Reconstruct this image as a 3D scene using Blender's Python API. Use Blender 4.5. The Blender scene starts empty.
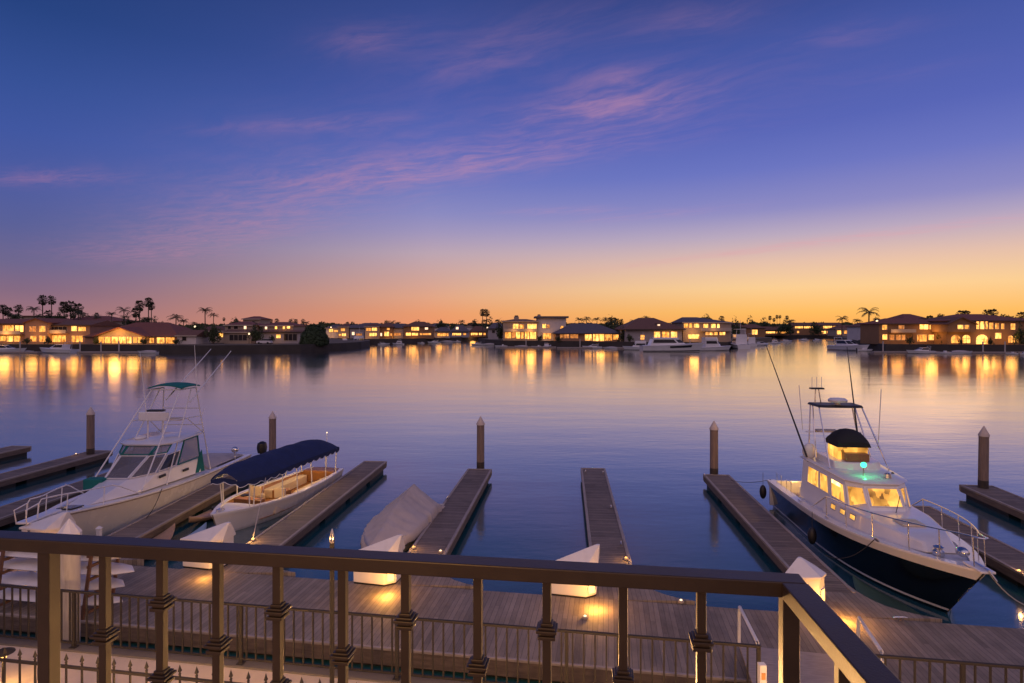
import bpy, math, random
from mathutils import Vector, noise
R = math.radians
PI = math.pi
sin, cos = math.sin, math.cos
rnd = random.Random(11)
sc = bpy.context.scene
C = sc.collection
EYE, FOC, HOR = 7.0, 600.0, 328.0        # eye height above the water, focal length and horizon in photo pixels

def gp(px, py, z):                        # a spot of the photo taken down to the level z
    Y = FOC * (EYE - z) / (py - HOR)
    return ((px - 512) / FOC * Y, Y)
def fx(px, d): return (px - 512) / FOC * d
def fz(py, d): return EYE - (py - HOR) * d / FOC

# ------------------------------------------------------------------ materials
class NT:
    def __init__(s, tree):
        s.t = tree; s.n = tree.nodes; s.l = tree.links
    def node(s, typ, ins=None, **props):
        nd = s.n.new(typ)
        for k, v in props.items(): setattr(nd, k, v)
        for k, v in (ins or {}).items():
            sock = nd.inputs[k]
            if isinstance(v, bpy.types.NodeSocket): s.l.new(v, sock)
            else: sock.default_value = v
        return nd
    def math(s, op, a, b=0.0, c=0.0, clamp=False):
        nd = s.n.new('ShaderNodeMath'); nd.operation = op; nd.use_clamp = clamp
        for i, v in enumerate((a, b, c)):
            if isinstance(v, bpy.types.NodeSocket): s.l.new(v, nd.inputs[i])
            else: nd.inputs[i].default_value = v
        return nd.outputs[0]
    def mix(s, f, a, b, blend='MIX'):
        nd = s.n.new('ShaderNodeMix'); nd.data_type = 'RGBA'; nd.blend_type = blend
        for i, v in ((0, f), (6, a), (7, b)):
            if isinstance(v, bpy.types.NodeSocket): s.l.new(v, nd.inputs[i])
            else: nd.inputs[i].default_value = v if i == 0 else (*v[:3], 1)
        return nd.outputs[2]
    def ramp(s, fac, stops, interp='LINEAR'):
        nd = s.n.new('ShaderNodeValToRGB'); cr = nd.color_ramp; cr.interpolation = interp
        while len(cr.elements) < len(stops): cr.elements.new(0.5)
        for e, (p, c) in zip(cr.elements, stops):
            e.position = p; e.color = (*c[:3], 1)
        s.l.new(fac, nd.inputs[0])
        return nd.outputs[0]

def srgb(r, g, b):
    f = lambda c: (c / 12.92 if c <= .04045 else ((c + .055) / 1.055) ** 2.4)
    return (f(r / 255), f(g / 255), f(b / 255))

def newmat(name):
    m = bpy.data.materials.new(name); m.use_nodes = True
    t = NT(m.node_tree); b = m.node_tree.nodes['Principled BSDF']
    return m, t, b

def mat(name, col, rough=.5, metal=0., var=.12, scale=6., bump=0., bscale=30., stretch=None, coat=0., dirt=None):
    m, t, b = newmat(name)
    tc = t.node('ShaderNodeTexCoord')
    co = tc.outputs['Object']
    if stretch:
        co = t.node('ShaderNodeMapping', {'Vector': co, 'Scale': stretch}).outputs[0]
    n = t.node('ShaderNodeTexNoise', {'Vector': co, 'Scale': scale, 'Detail': 5., 'Roughness': .6}).outputs[0]
    f = t.ramp(n, [(.25, (0, 0, 0)), (.75, (1, 1, 1))])
    lo = tuple(c * (1 - var) for c in col); hi = tuple(min(1, c * (1 + var)) for c in col)
    c = t.mix(f, lo, hi)
    if dirt:
        n2 = t.node('ShaderNodeTexNoise', {'Vector': co, 'Scale': scale * .37, 'Detail': 8., 'Roughness': .7}).outputs[0]
        c = t.mix(t.ramp(n2, [(.52, (0, 0, 0)), (.75, (.8, .8, .8))]), c, dirt)
    t.l.new(c, b.inputs['Base Color'])
    b.inputs['Metallic'].default_value = metal
    rr = t.math('MULTIPLY_ADD', n, .22, rough - .11, clamp=True)
    t.l.new(rr, b.inputs['Roughness'])
    b.inputs['Coat Weight'].default_value = coat
    if bump:
        n3 = t.node('ShaderNodeTexNoise', {'Vector': co, 'Scale': bscale, 'Detail': 4.}).outputs[0]
        bp = t.node('ShaderNodeBump', {'Height': n3, 'Strength': bump, 'Distance': .02})
        t.l.new(bp.outputs[0], b.inputs['Normal'])
    return m

def planks(name, axis, width, col, gap=.06, rough=.72):
    """weathered boards: axis = the coordinate counted across the boards"""
    m, t, b = newmat(name)
    tc = t.node('ShaderNodeTexCoord'); sp = t.node('ShaderNodeSeparateXYZ', {0: tc.outputs['Object']})
    a = sp.outputs[axis]; l = sp.outputs[1 - axis]
    q = t.math('DIVIDE', a, width)
    idx = t.math('FLOOR', q); fr = t.math('FRACT', q)
    # butt joints: every board is broken at its own offset
    wn0 = t.node('ShaderNodeTexWhiteNoise', {'W': idx}, noise_dimensions='1D').outputs[0]
    seg = t.math('FLOOR', t.math('ADD', t.math('DIVIDE', l, 2.9), t.math('MULTIPLY', wn0, 5.)))
    key = t.math('ADD', t.math('MULTIPLY', idx, 7.31), t.math('MULTIPLY', seg, 3.17))
    wn = t.node('ShaderNodeTexWhiteNoise', {'W': key}, noise_dimensions='1D').outputs[0]
    sc_ = (9, .7, 4) if axis == 0 else (.7, 9, 4)
    co = t.node('ShaderNodeMapping', {'Vector': tc.outputs['Object'], 'Scale': sc_}).outputs[0]
    grain = t.node('ShaderNodeTexNoise', {'Vector': co, 'Scale': 5., 'Detail': 7., 'Roughness': .65}).outputs[0]
    blot = t.node('ShaderNodeTexNoise', {'Vector': tc.outputs['Object'], 'Scale': .7, 'Detail': 5., 'Roughness': .7}).outputs[0]
    tone = t.math('ADD', t.math('MULTIPLY_ADD', wn, .3, .1), t.math('MULTIPLY_ADD', grain, .5, t.math('MULTIPLY_ADD', blot, 1.0, -.55)))
    c = t.ramp(tone, [(.1, tuple(x * .45 for x in col)), (.5, col), (.95, tuple(min(1, x * 1.65) for x in col))])
    edge = t.math('LESS_THAN', t.math('MINIMUM', fr, t.math('SUBTRACT', 1., fr)), gap)
    c = t.mix(edge, c, tuple(x * .3 for x in col))
    t.l.new(c, b.inputs['Base Color'])
    b.inputs['Roughness'].default_value = rough
    h = t.math('SUBTRACT', t.math('MULTIPLY', grain, .3), edge)
    bp = t.node('ShaderNodeBump', {'Height': h, 'Strength': .5, 'Distance': .012})
    t.l.new(bp.outputs[0], b.inputs['Normal'])
    return m

def emis(name, col, strength, vary=0., scale=.9):
    m, t, b = newmat(name)
    b.inputs['Base Color'].default_value = (*[c * .3 for c in col], 1)
    b.inputs['Emission Color'].default_value = (*col, 1)
    if vary:
        tc = t.node('ShaderNodeTexCoord')
        n = t.node('ShaderNodeTexNoise', {'Vector': tc.outputs['Object'], 'Scale': scale, 'Detail': 2.}).outputs[0]
        co = t.node('ShaderNodeVectorMath', {0: tc.outputs['Object'], 1: (2.6 * scale, 2.6 * scale, 1.1 * scale)}, operation='MULTIPLY').outputs[0]
        n2 = t.node('ShaderNodeTexVoronoi', {'Vector': co, 'Scale': 1.3}, distance='CHEBYCHEV').outputs['Color']
        n2 = t.node('ShaderNodeSeparateXYZ', {0: n2}).outputs[0]
        k = t.math('ADD', t.math('MULTIPLY', t.math('SUBTRACT', n, .5), 2.4 * vary), t.math('MULTIPLY_ADD', n2, 1.1 * vary, 1. - .55 * vary))
        t.l.new(t.math('MULTIPLY', t.math('MAXIMUM', k, .1), strength), b.inputs['Emission Strength'])
        t.l.new(t.mix(n, (col[0], col[1] * .75, col[2] * .5), (col[0], col[1] * 1.15, col[2] * 1.8)), b.inputs['Emission Color'])
    else:
        b.inputs['Emission Strength'].default_value = strength
    return m

def glassmat(name, col, rough=.06, alpha=None):
    m, t, b = newmat(name)
    b.inputs['Base Color'].default_value = (*col, 1); b.inputs['Roughness'].default_value = rough
    b.inputs['IOR'].default_value = 1.5
    if alpha is not None: b.inputs['Alpha'].default_value = alpha
    return m

def rooftile(name, col):
    m, t, b = newmat(name)
    tc = t.node('ShaderNodeTexCoord')
    w = t.node('ShaderNodeTexWave', {'Vector': tc.outputs['Object'], 'Scale': 1.6, 'Distortion': .4}, wave_type='BANDS', bands_direction='X').outputs[1]
    n = t.node('ShaderNodeTexNoise', {'Vector': tc.outputs['Object'], 'Scale': 2.2, 'Detail': 6.}).outputs[0]
    c = t.mix(n, tuple(x * .55 for x in col), tuple(x * 1.5 for x in col))
    c = t.mix(t.math('MULTIPLY', w, .35), c, tuple(x * .4 for x in col))
    t.l.new(c, b.inputs['Base Color']); b.inputs['Roughness'].default_value = .8
    bp = t.node('ShaderNodeBump', {'Height': w, 'Strength': .5, 'Distance': .05})
    t.l.new(bp.outputs[0], b.inputs['Normal'])
    return m

M = {}
M['bronze'] = mat('bronze paint', (.048, .033, .021), .38, .2, .2, 9, .05, 220)
M['iron'] = mat('dark iron paint', (.024, .02, .018), .72, .0, .25, 10, .1, 90)
M['dockwide'] = planks('weathered dock boards', 0, .115, (.265, .217, .172), .035)
M['docklong'] = planks('weathered gusset boards', 1, .115, (.265, .217, .172), .035)
M['dockcross'] = planks('weathered finger boards', 0, .14, (.21, .162, .126))
M['timber'] = mat('shade dark timber', (.15, .11, .085), .7, 0, .45, 3, .4, 22, (1, 6, 6))  # timber for the edge beams, toned dark to stand for shade below the rims
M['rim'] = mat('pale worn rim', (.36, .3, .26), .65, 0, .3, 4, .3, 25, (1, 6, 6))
M['float'] = mat('black float', (.012, .013, .014), .6, 0, .3, 4)
M['pile'] = mat('pile wood', (.26, .185, .15), .75, 0, .3, 3, .5, 30, (6, 6, .6), dirt=(.1, .075, .06))
M['pilewet'] = mat('wet pile foot', (.045, .035, .03), .5, 0, .4, 5, .5, 30)
M['pilewhite'] = mat('white pile sleeve', (.56, .51, .45), .55, 0, .1, 3, .1, 30, (6, 6, .6), dirt=(.3, .25, .2))
M['cap'] = mat('pale cap', (.62, .52, .46), .5, 0, .12, 8)
M['boxwhite'] = mat('white fibreglass', (.78, .76, .75), .35, 0, .06, 3, dirt=(.6, .56, .52))
M['rope'] = mat('rope', (.55, .48, .4), .9, 0, .2, 40)
M['darkrope'] = mat('dark rope', (.03, .03, .035), .9, 0, .2, 40)
M['steel'] = mat('stainless steel', (.7, .68, .67), .22, 1., .08, 12)
M['tubewhite'] = mat('white tube', (.78, .76, .74), .35, .0, .05, 10)
M['gelwhite'] = mat('white gelcoat', (.8, .78, .77), .22, 0, .04, 2.2, coat=.4, dirt=(.7, .67, .64))
M['deckwhite'] = mat('deck nonskid', (.74, .72, .73), .6, 0, .06, 5, .2, 120)
M['cream'] = mat('cream gelcoat', (.66, .54, .44), .28, 0, .04, 2, coat=.3)
M['hullwhite'] = mat('off white gelcoat', (.8, .76, .72), .26, 0, .04, 2, coat=.4)
M['navy'] = mat('navy gelcoat', (.004, .006, .013), .16, 0, .15, 2, coat=.5)
M['navycanvas'] = mat('navy canvas', (.010, .022, .085), .85, 0, .25, 3, .5, 14)
M['tealcanvas'] = mat('teal canvas', (.005, .155, .135), .8, 0, .2, 4, .3, 40)
M['blackcanvas'] = mat('black canvas', (.012, .012, .016), .8, 0, .25, 5, .4, 20)
M['greycover'] = mat('grey cover cloth', (.5, .44, .41), .85, 0, .1, 2.5, .5, 9, (1, 1, .35), dirt=(.38, .33, .31))
M['teak'] = mat('varnished teak', (.3, .14, .055), .4, 0, .3, 4, .1, 30, (1, 8, 8))
M['cushion'] = mat('cream cushion', (.66, .55, .42), .8, 0, .08, 6, .2, 50)
M['darkglass'] = glassmat('dark cabin glass', (.025, .025, .032), .08)
M['tintglass'] = glassmat('tinted windshield', (.2, .19, .2), .05, .55)
M['smoke'] = glassmat('clear vinyl', (.3, .27, .28), .12, .55)
M['black'] = mat('black plastic', (.015, .015, .017), .45, 0, .2, 10)
M['rubber'] = mat('black fender', (.014, .014, .018), .5, 0, .2, 8)
M['kayaktan'] = mat('tan kayak plastic', (.42, .26, .15), .4, 0, .12, 4)
M['kayakgreen'] = mat('green kayak plastic', (.06, .115, .075), .5, 0, .15, 4)
M['kayakblue'] = mat('pale blue board', (.3, .42, .56), .4, 0, .1, 4)
M['redbrown'] = mat('red brown wood', (.15, .075, .045), .55, 0, .25, 6, .2, 30, (6, 6, 1))
M['patio'] = mat('patio concrete', (.56, .47, .38), .8, 0, .14, 1.2, .3, 30, dirt=(.44, .36, .28))
M['seawall'] = mat('seawall concrete', (.13, .115, .1), .85, 0, .35, .6, .5, 6)
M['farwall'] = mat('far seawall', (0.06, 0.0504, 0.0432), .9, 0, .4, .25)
M['lawn'] = mat('lawn', (.13, .105, .07), .95, 0, .25, .2)
M['earth'] = mat('shore ground', (.1, .085, .07), .95, 0, .3, .1)
M['stucco_salmon'] = mat('salmon stucco', (0.361, 0.21, 0.143), .9, 0, .12, .5)
M['stucco_sand'] = mat('sand stucco', (0.419, 0.331, 0.252), .9, 0, .12, .5)
M['stucco_grey'] = mat('grey stucco', (0.39, 0.36, 0.37), .9, 0, .12, .5)
M['stucco_brown'] = mat('brown stucco', (0.293, 0.166, 0.0829), .9, 0, .12, .5)
M['stucco_white'] = mat('white stucco', (0.682, 0.627, 0.594), .9, 0, .1, .5)
M['tile_red'] = rooftile('red clay tile', (0.24, 0.09, 0.06))
M['tile_brown'] = rooftile('brown clay tile', (0.192, 0.0957, 0.062))
M['tile_grey'] = rooftile('slate grey tile', (0.136, 0.121, 0.136))
M['framewhite'] = mat('pale frame', (.5, .42, .34), .6, 0, .05, 4)
M['framedark'] = mat('dark frame', (.06, .04, .03), .6, 0, .05, 4)
WARM = (1., .40, .06)
M['lit'] = emis('lit window', WARM, 1.3, 1.0, .6)
M['lit_hot'] = emis('bright lit window', (1., .45, .08), 2.2, .9, .5)
M['lit_dim'] = emis('dim lit window', (1., .36, .07), .6, .9, .7)
M['lit_white'] = emis('cool lit window', (1., .66, .34), 1.8, .3, .7)
M['unlit'] = glassmat('unlit window', (.03, .025, .03), .1)
M['lamp'] = emis('lamp', (1., .52, .12), 4.)
M['lampsoft'] = emis('soft lamp', (1., .5, .12), 2.2)
M['lampwhite'] = emis('white lamp', (1., .72, .42), 2.2)
M['lampgreen'] = emis('green lamp', (.04, 1., .32), 4.)
M['cabinlit'] = emis('lit cabin glass', (1., .50, .07), 1.05, 1.0, 1.7)
M['cabinhot'] = emis('bright cabin glass', (1., .66, .2), 3., .4, 2.5)
M['bark'] = mat('palm bark', (.12, .085, .06), .9, 0, .3, 3)
M['frond'] = mat('palm frond', (.06, .065, .03), .7, 0, .35, 1.5)
M['leaf'] = mat('leaf', (.055, .075, .028), .75, 0, .45, .9)
M['leafdark'] = mat('dark leaf', (.035, .06, .022), .75, 0, .45, 1.2)
M['carwhite'] = mat('white car paint', (.75, .72, .72), .3, 0, .04, 3, coat=.5)

# ------------------------------------------------------------------ mesh builder
def V(*a): return Vector(a)
class MB:
    def __init__(s): s.v = []; s.f = []
    def add(s, vs, fs):
        o = len(s.v); s.v += [tuple(x) for x in vs]; s.f += [tuple(i + o for i in q) for q in fs]; return s
    def box(s, x0, x1, y0, y1, z0, z1):
        return s.add([(x0, y0, z0), (x1, y0, z0), (x1, y1, z0), (x0, y1, z0), (x0, y0, z1), (x1, y0, z1), (x1, y1, z1), (x0, y1, z1)],
                     [(3, 2, 1, 0), (4, 5, 6, 7), (0, 1, 5, 4), (1, 2, 6, 5), (2, 3, 7, 6), (3, 0, 4, 7)])
    def cbox(s, c, sz): return s.box(c[0] - sz[0] / 2, c[0] + sz[0] / 2, c[1] - sz[1] / 2, c[1] + sz[1] / 2, c[2] - sz[2] / 2, c[2] + sz[2] / 2)
    def bar(s, p, q, w, h):
        p, q = Vector(p), Vector(q); d = (q - p).normalized()
        up = V(0, 0, 1) if abs(d.z) < .95 else V(0, 1, 0)
        sx = d.cross(up).normalized() * w / 2; sy = sx.cross(d).normalized() * h / 2
        vs = [e + a * sx + b * sy for e in (p, q) for a, b in ((-1, -1), (1, -1), (1, 1), (-1, 1))]
        return s.add(vs, [(0, 1, 2, 3), (7, 6, 5, 4), (0, 4, 5, 1), (1, 5, 6, 2), (2, 6, 7, 3), (3, 7, 4, 0)])
    def path(s, pts, r, n=6, r2=None):
        pts = [Vector(p) for p in pts]; rings = []
        for i, p in enumerate(pts):
            d = (pts[min(i + 1, len(pts) - 1)] - pts[max(i - 1, 0)]).normalized()
            up = V(0, 0, 1) if abs(d.z) < .93 else V(0, 1, 0)
            sx = d.cross(up).normalized(); sy = sx.cross(d).normalized()
            rr = r if r2 is None else r + (r2 - r) * i / max(1, len(pts) - 1)
            rings.append([p + rr * (cos(k * 2 * PI / n) * sx + sin(k * 2 * PI / n) * sy) for k in range(n)])
        return s.loft(rings)
    def tube(s, p, q, r, n=8, r2=None): return s.path([p, q], r, n, r2)
    def loft(s, rings, cap=True, closed=True):
        n = len(rings[0]); vs = [p for r in rings for p in r]; fs = []
        for i in range(len(rings) - 1):
            for k in range(n if closed else n - 1):
                a, b = i * n + k, i * n + (k + 1) % n
                fs.append((a, b, b + n, a + n))
        if cap and closed:
            fs.append(tuple(range(n - 1, -1, -1))); fs.append(tuple((len(rings) - 1) * n + k for k in range(n)))
        return s.add(vs, fs)
    def lathe(s, prof, c=(0, 0, 0), n=16):
        return s.loft([[(c[0] + r * cos(k * 2 * PI / n), c[1] + r * sin(k * 2 * PI / n), c[2] + z) for k in range(n)] for r, z in prof])
    def sphere(s, c, r, n=12, m=8, sx=1, sy=1, sz=1):
        rings = [[(c[0] + sx * r * sin(PI * i / m) * cos(k * 2 * PI / n), c[1] + sy * r * sin(PI * i / m) * sin(k * 2 * PI / n), c[2] - sz * r * cos(PI * i / m)) for k in range(n)]
                 for i in range(m + 1)]
        rings[0] = [(c[0] + .001 * cos(k * 2 * PI / n), c[1] + .001 * sin(k * 2 * PI / n), c[2] - sz * r) for k in range(n)]
        rings[-1] = [(c[0] + .001 * cos(k * 2 * PI / n), c[1] + .001 * sin(k * 2 * PI / n), c[2] + sz * r) for k in range(n)]
        return s.loft(rings)
    def prism(s, poly, z0, z1):
        return s.loft([[(x, y, z0) for x, y in poly], [(x, y, z1) for x, y in poly]])
    def grid(s, rows):                     # open sheet from rows of points
        return s.loft(rows, cap=False, closed=False)
    def slab(s, q, t):                     # a quad given thickness t along its normal
        q = [Vector(p) for p in q]; n = (q[1] - q[0]).cross(q[3] - q[0]).normalized() * t
        return s.loft([[p for p in q], [p + n for p in q]])
    def panel(s, q, u0, u1, v0, v1, off=.004, t=.012):
        q = [Vector(p) for p in q]; n = (q[1] - q[0]).cross(q[3] - q[0]).normalized()
        P = lambda u, v: (q[0] * (1 - u) + q[1] * u) * (1 - v) + (q[3] * (1 - u) + q[2] * u) * v
        qq = [P(u0, v0) + n * off, P(u1, v0) + n * off, P(u1, v1) + n * off, P(u0, v1) + n * off]
        return s.loft([qq, [p + n * t for p in qq]])
    def frame(s, q, u0, u1, v0, v1, w=.03, off=.004, t=.03):
        q = [Vector(p) for p in q]; n = (q[1] - q[0]).cross(q[3] - q[0]).normalized()
        P = lambda u, v: (q[0] * (1 - u) + q[1] * u) * (1 - v) + (q[3] * (1 - u) + q[2] * u) * v + n * (off + t / 2)
        c = [P(u0, v0), P(u1, v0), P(u1, v1), P(u0, v1)]
        for i in range(4):
            a, b = c[i], c[(i + 1) % 4]; d = (b - a).normalized() * w / 2
            if i % 2: s.bar(a + d, b - d, w, t)
            else: s.bar(a - d, b + d, w, t)
        return s
    def build(s, name, m, parent=None, smooth=False, bevel=0., ang=40):
        me = bpy.data.meshes.new(name); me.from_pydata(s.v, [], s.f); me.update()
        bmfix(me)
        if smooth:
            me.polygons.foreach_set('use_smooth', [True] * len(me.polygons))
            me.set_sharp_from_angle(angle=R(ang))
        me.materials.append(m)
        o = bpy.data.objects.new(name, me); C.objects.link(o)
        if parent is not None: o.parent = parent
        if bevel:
            md = o.modifiers.new('bevel', 'BEVEL'); md.width = bevel; md.segments = 2; md.limit_method = 'ANGLE'; md.angle_limit = R(40)
        return o
import bmesh
def bmfix(me):
    b = bmesh.new(); b.from_mesh(me); bmesh.ops.recalc_face_normals(b, faces=b.faces); b.to_mesh(me); b.free()

def tag(o, label=None, cat=None, group=None, kind=None):
    for k, v in (('label', label), ('category', cat), ('group', group), ('kind', kind)):
        if v: o[k] = v
    return o
def thing(name, label, cat, loc=(0, 0, 0), rotz=0., group=None):
    o = bpy.data.objects.new(name, None); C.objects.link(o); o.empty_display_size = .2
    o.location = loc; o.rotation_euler = (0, 0, rotz)
    return tag(o, label, cat, group)
def kids(o): return [c for c in C.objects if c.parent is o]
KIDS = {}
def copy_tree(o, loc, rotz=0., label=None, scale=None, group=None):
    def rec(x, parent):
        c = x.copy(); C.objects.link(c)
        if parent is not None: c.parent = parent
        for k in KIDS.setdefault(x.name, [k for k in bpy.data.objects if k.parent == x]): rec(k, c)
        return c
    r = rec(o, None); r.location = loc; r.rotation_euler = (0, 0, rotz)
    if scale: r.scale = scale if isinstance(scale, tuple) else (scale,) * 3
    if label: r['label'] = label
    if group: r['group'] = group
    return r
def lamp(name, loc, power, col=(1, .5, .14), rad=.05, parent=None):
    l = bpy.data.lights.new(name, 'POINT'); l.energy = power; l.color = col; l.shadow_soft_size = rad
    o = bpy.data.objects.new(name, l); C.objects.link(o); o.location = loc
    if parent: o.parent = parent
    return o
def wall_to(o, **k): pass

# ------------------------------------------------------------------ camera
cam = bpy.data.cameras.new('camera'); co = bpy.data.objects.new('camera', cam); C.objects.link(co)
co.location = (0, 0, EYE); co.rotation_euler = (R(90), 0, 0)
cam.sensor_width = 36; cam.lens = 36 * FOC / 1024
cam.shift_y = -(341.5 - HOR) / 1024
cam.clip_start = .05; cam.clip_end = 8000
sc.camera = co

# ------------------------------------------------------------------ sky and light
SUN_AZ, SUN_EL = 33., 1.5                        # degrees right of straight ahead, above the horizon
w = bpy.data.worlds.new('World'); sc.world = w; w.use_nodes = True
t = NT(w.node_tree); bg = w.node_tree.nodes['Background']
tc = t.node('ShaderNodeTexCoord'); d = tc.outputs['Generated']
sp = t.node('ShaderNodeSeparateXYZ', {0: d}); X, Y, Z = sp.outputs
el = t.math('MULTIPLY', t.math('ARCSINE', t.math('MAXIMUM', Z, 0.)), 2 / PI)       # 0..1 for 0..90 degrees
hl = t.math('SQRT', t.math('ADD', t.math('MULTIPLY', X, X), t.math('MULTIPLY_ADD', Y, Y, 1e-6)))
dot = t.math('DIVIDE', t.math('ADD', t.math('MULTIPLY', X, sin(R(SUN_AZ))), t.math('MULTIPLY', Y, cos(R(SUN_AZ)))), hl)
near = t.math('POWER', t.node('ShaderNodeMapRange', {'Value': dot, 'From Min': .25, 'From Max': 1.0}).outputs[0], 1.15)
deg = lambda a: a / 90.
warm = t.ramp(el, [(deg(0), srgb(248, 170, 84)), (deg(1.4), srgb(250, 188, 100)), (deg(3.6), srgb(247, 205, 148)), (deg(5.8), srgb(226, 190, 170)), (deg(8.1), srgb(184, 168, 190)), (deg(10.4), srgb(138, 137, 194)), (deg(13.8), srgb(104, 115, 192)), (deg(17.2), srgb(84, 99, 181)), (deg(23.8), srgb(64, 84, 160)), (deg(30), srgb(44, 60, 122))])
cool = t.ramp(el, [(deg(0), srgb(170, 120, 120)), (deg(2.8), srgb(134, 106, 130)), (deg(4.9), srgb(110, 102, 142)), (deg(7.6), srgb(90, 96, 152)), (deg(10.9), srgb(76, 91, 160)), (deg(14.4), srgb(64, 86, 160)), (deg(17.8), srgb(54, 80, 150)), (deg(22.9), srgb(38, 66, 128)), (deg(30), srgb(30, 54, 108))])
mid = t.ramp(el, [(deg(0), srgb(238, 150, 104)), (deg(1.4), srgb(234, 156, 112)), (deg(2.9), srgb(226, 165, 134)), (deg(5.0), srgb(206, 164, 156)), (deg(7.0), srgb(188, 164, 177)), (deg(9.0), srgb(160, 149, 188)), (deg(10.8), srgb(137, 137, 192)), (deg(13.4), srgb(111, 120, 189)), (deg(16.8), srgb(90, 104, 181)), (deg(21), srgb(71, 89, 166)), (deg(28.5), srgb(54, 72, 138)), (deg(35), srgb(40, 56, 112))])
bk = lambda r, g, b_: tuple(c * 1.5 for c in srgb(r, g, b_))
back = t.ramp(el, [(0, bk(92, 74, 72)), (deg(12), bk(118, 96, 100)), (deg(32), bk(176, 152, 170)), (deg(70), bk(140, 132, 168)), (1, bk(110, 112, 158))])
isback = t.node('ShaderNodeMapRange', {'Value': Y, 'From Min': .25, 'From Max': -.45}, interpolation_type='SMOOTHSTEP').outputs[0]
lowmix = t.math('POWER', t.node('ShaderNodeMapRange', {'Value': dot, 'From Min': .30, 'From Max': .757}).outputs[0], 1.4)
himix = t.node('ShaderNodeMapRange', {'Value': dot, 'From Min': .757, 'From Max': .985}).outputs[0]
sky = t.mix(himix, t.mix(lowmix, cool, mid), warm)
# thin cirrus: a layer seen in perspective, in soft patches
zz = t.math('MAXIMUM', Z, .03)
cx = t.math('DIVIDE', X, zz); cy = t.math('DIVIDE', Y, zz)
cv = t.node('ShaderNodeCombineXYZ', {0: cx, 1: cy, 2: 0.})
def patch(px, py, rx, ry, ang, amp):
    dz = (HOR - py) / FOC; ux = (px - 512) / FOC / dz; uy = 1 / dz
    mp = t.node('ShaderNodeVectorMath', {0: cv.outputs[0], 1: (-ux, -uy, 0)}, operation='ADD')
    m1 = t.node('ShaderNodeVectorRotate', {'Vector': mp.outputs[0], 'Angle': R(-ang)}, rotation_type='Z_AXIS')
    m2 = t.node('ShaderNodeVectorMath', {0: m1.outputs[0], 1: (1 / rx, 1 / ry, 1)}, operation='MULTIPLY')
    s2 = t.node('ShaderNodeVectorMath', {0: m2.outputs[0], 1: m2.outputs[0]}, operation='DOT_PRODUCT').outputs['Value']
    return t.math('MULTIPLY', t.math('EXPONENT', t.math('MULTIPLY', s2, -1.)), amp)
ps = [patch(605, 110, .36, .2, -26, 1.4), patch(620, 78, .22, .12, -20, .6), patch(430, 168, 1.15, .3, -28, 1.1), patch(230, 225, 2.8, .7, -48, .9), patch(45, 178, .5, .2, -15, .8), patch(140, 255, 1.6, .9, -40, .6),
      patch(555, 211, .45, .16, -10, .6), patch(690, 22, .2, .1, -20, .3), patch(370, 40, .2, .1, -20, .5), patch(850, 35, .2, .1, -20, .25), patch(480, 60, .3, .16, -30, .35), patch(560, 20, .3, .1, -25, .15),
      patch(300, 125, .5, .1, -10, .45), patch(790, 246, 3.2, .34, -58, 1.0), patch(880, 75, .3, .1, -20, .12), patch(650, 215, .7, .2, -30, .4), patch(760, 70, .3, .1, -20, .08)]
mask = ps[0]
for p in ps[1:]: mask = t.math('ADD', mask, p)
wob = t.node('ShaderNodeTexNoise', {'Vector': cv.outputs[0], 'Scale': 1.3, 'Detail': 4.}).outputs[1]
cw = t.node('ShaderNodeVectorMath', {0: cv.outputs[0], 1: t.node('ShaderNodeVectorMath', {0: wob, 'Scale': .5}, operation='SCALE').outputs[0]}, operation='ADD')
cm0 = t.node('ShaderNodeVectorRotate', {'Vector': cw.outputs[0], 'Angle': R(32)}, rotation_type='Z_AXIS')
cm = t.node('ShaderNodeVectorMath', {0: cm0.outputs[0], 1: (1.5, 4.6, 1)}, operation='MULTIPLY')
n1 = t.node('ShaderNodeTexNoise', {'Vector': cm.outputs[0], 'Scale': 2.1, 'Detail': 10., 'Roughness': .62}).outputs[0]
cl = t.math('MULTIPLY', t.math('MULTIPLY_ADD', t.node('ShaderNodeMapRange', {'Value': n1, 'From Min': .28, 'From Max': .78}, interpolation_type='SMOOTHSTEP').outputs[0], .95, .06), t.math('MINIMUM', mask, 1.))
cloudcol = t.mix(near, srgb(186, 128, 158), srgb(226, 156, 168))
sky = t.mix(t.math('MULTIPLY', cl, .43, clamp=True), sky, cloudcol)
sky = t.mix(isback, sky, back)
nish = t.node('ShaderNodeTexSky', sky_type='NISHITA', sun_disc=False, sun_elevation=R(SUN_EL), sun_rotation=R(SUN_AZ), air_density=1.2, dust_density=1.5, ozone_density=3.)
tot = t.mix(1., sky, t.mix(1., nish.outputs[0], (.006, .006, .006), 'MULTIPLY'), 'ADD')
below = t.math('LESS_THAN', Z, -.002)
tot = t.mix(below, tot, (.03, .035, .05))
t.l.new(tot, bg.inputs[0]); bg.inputs[1].default_value = 1.0
sl = bpy.data.lights.new('sun', 'SUN'); sl.energy = .012; sl.angle = R(12); sl.color = (1, .62, .35)
so = bpy.data.objects.new('sun', sl); C.objects.link(so)
so.rotation_euler = (R(90 - 3), 0, R(180 - SUN_AZ) )
so.location = (40, 60, 40)

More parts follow.
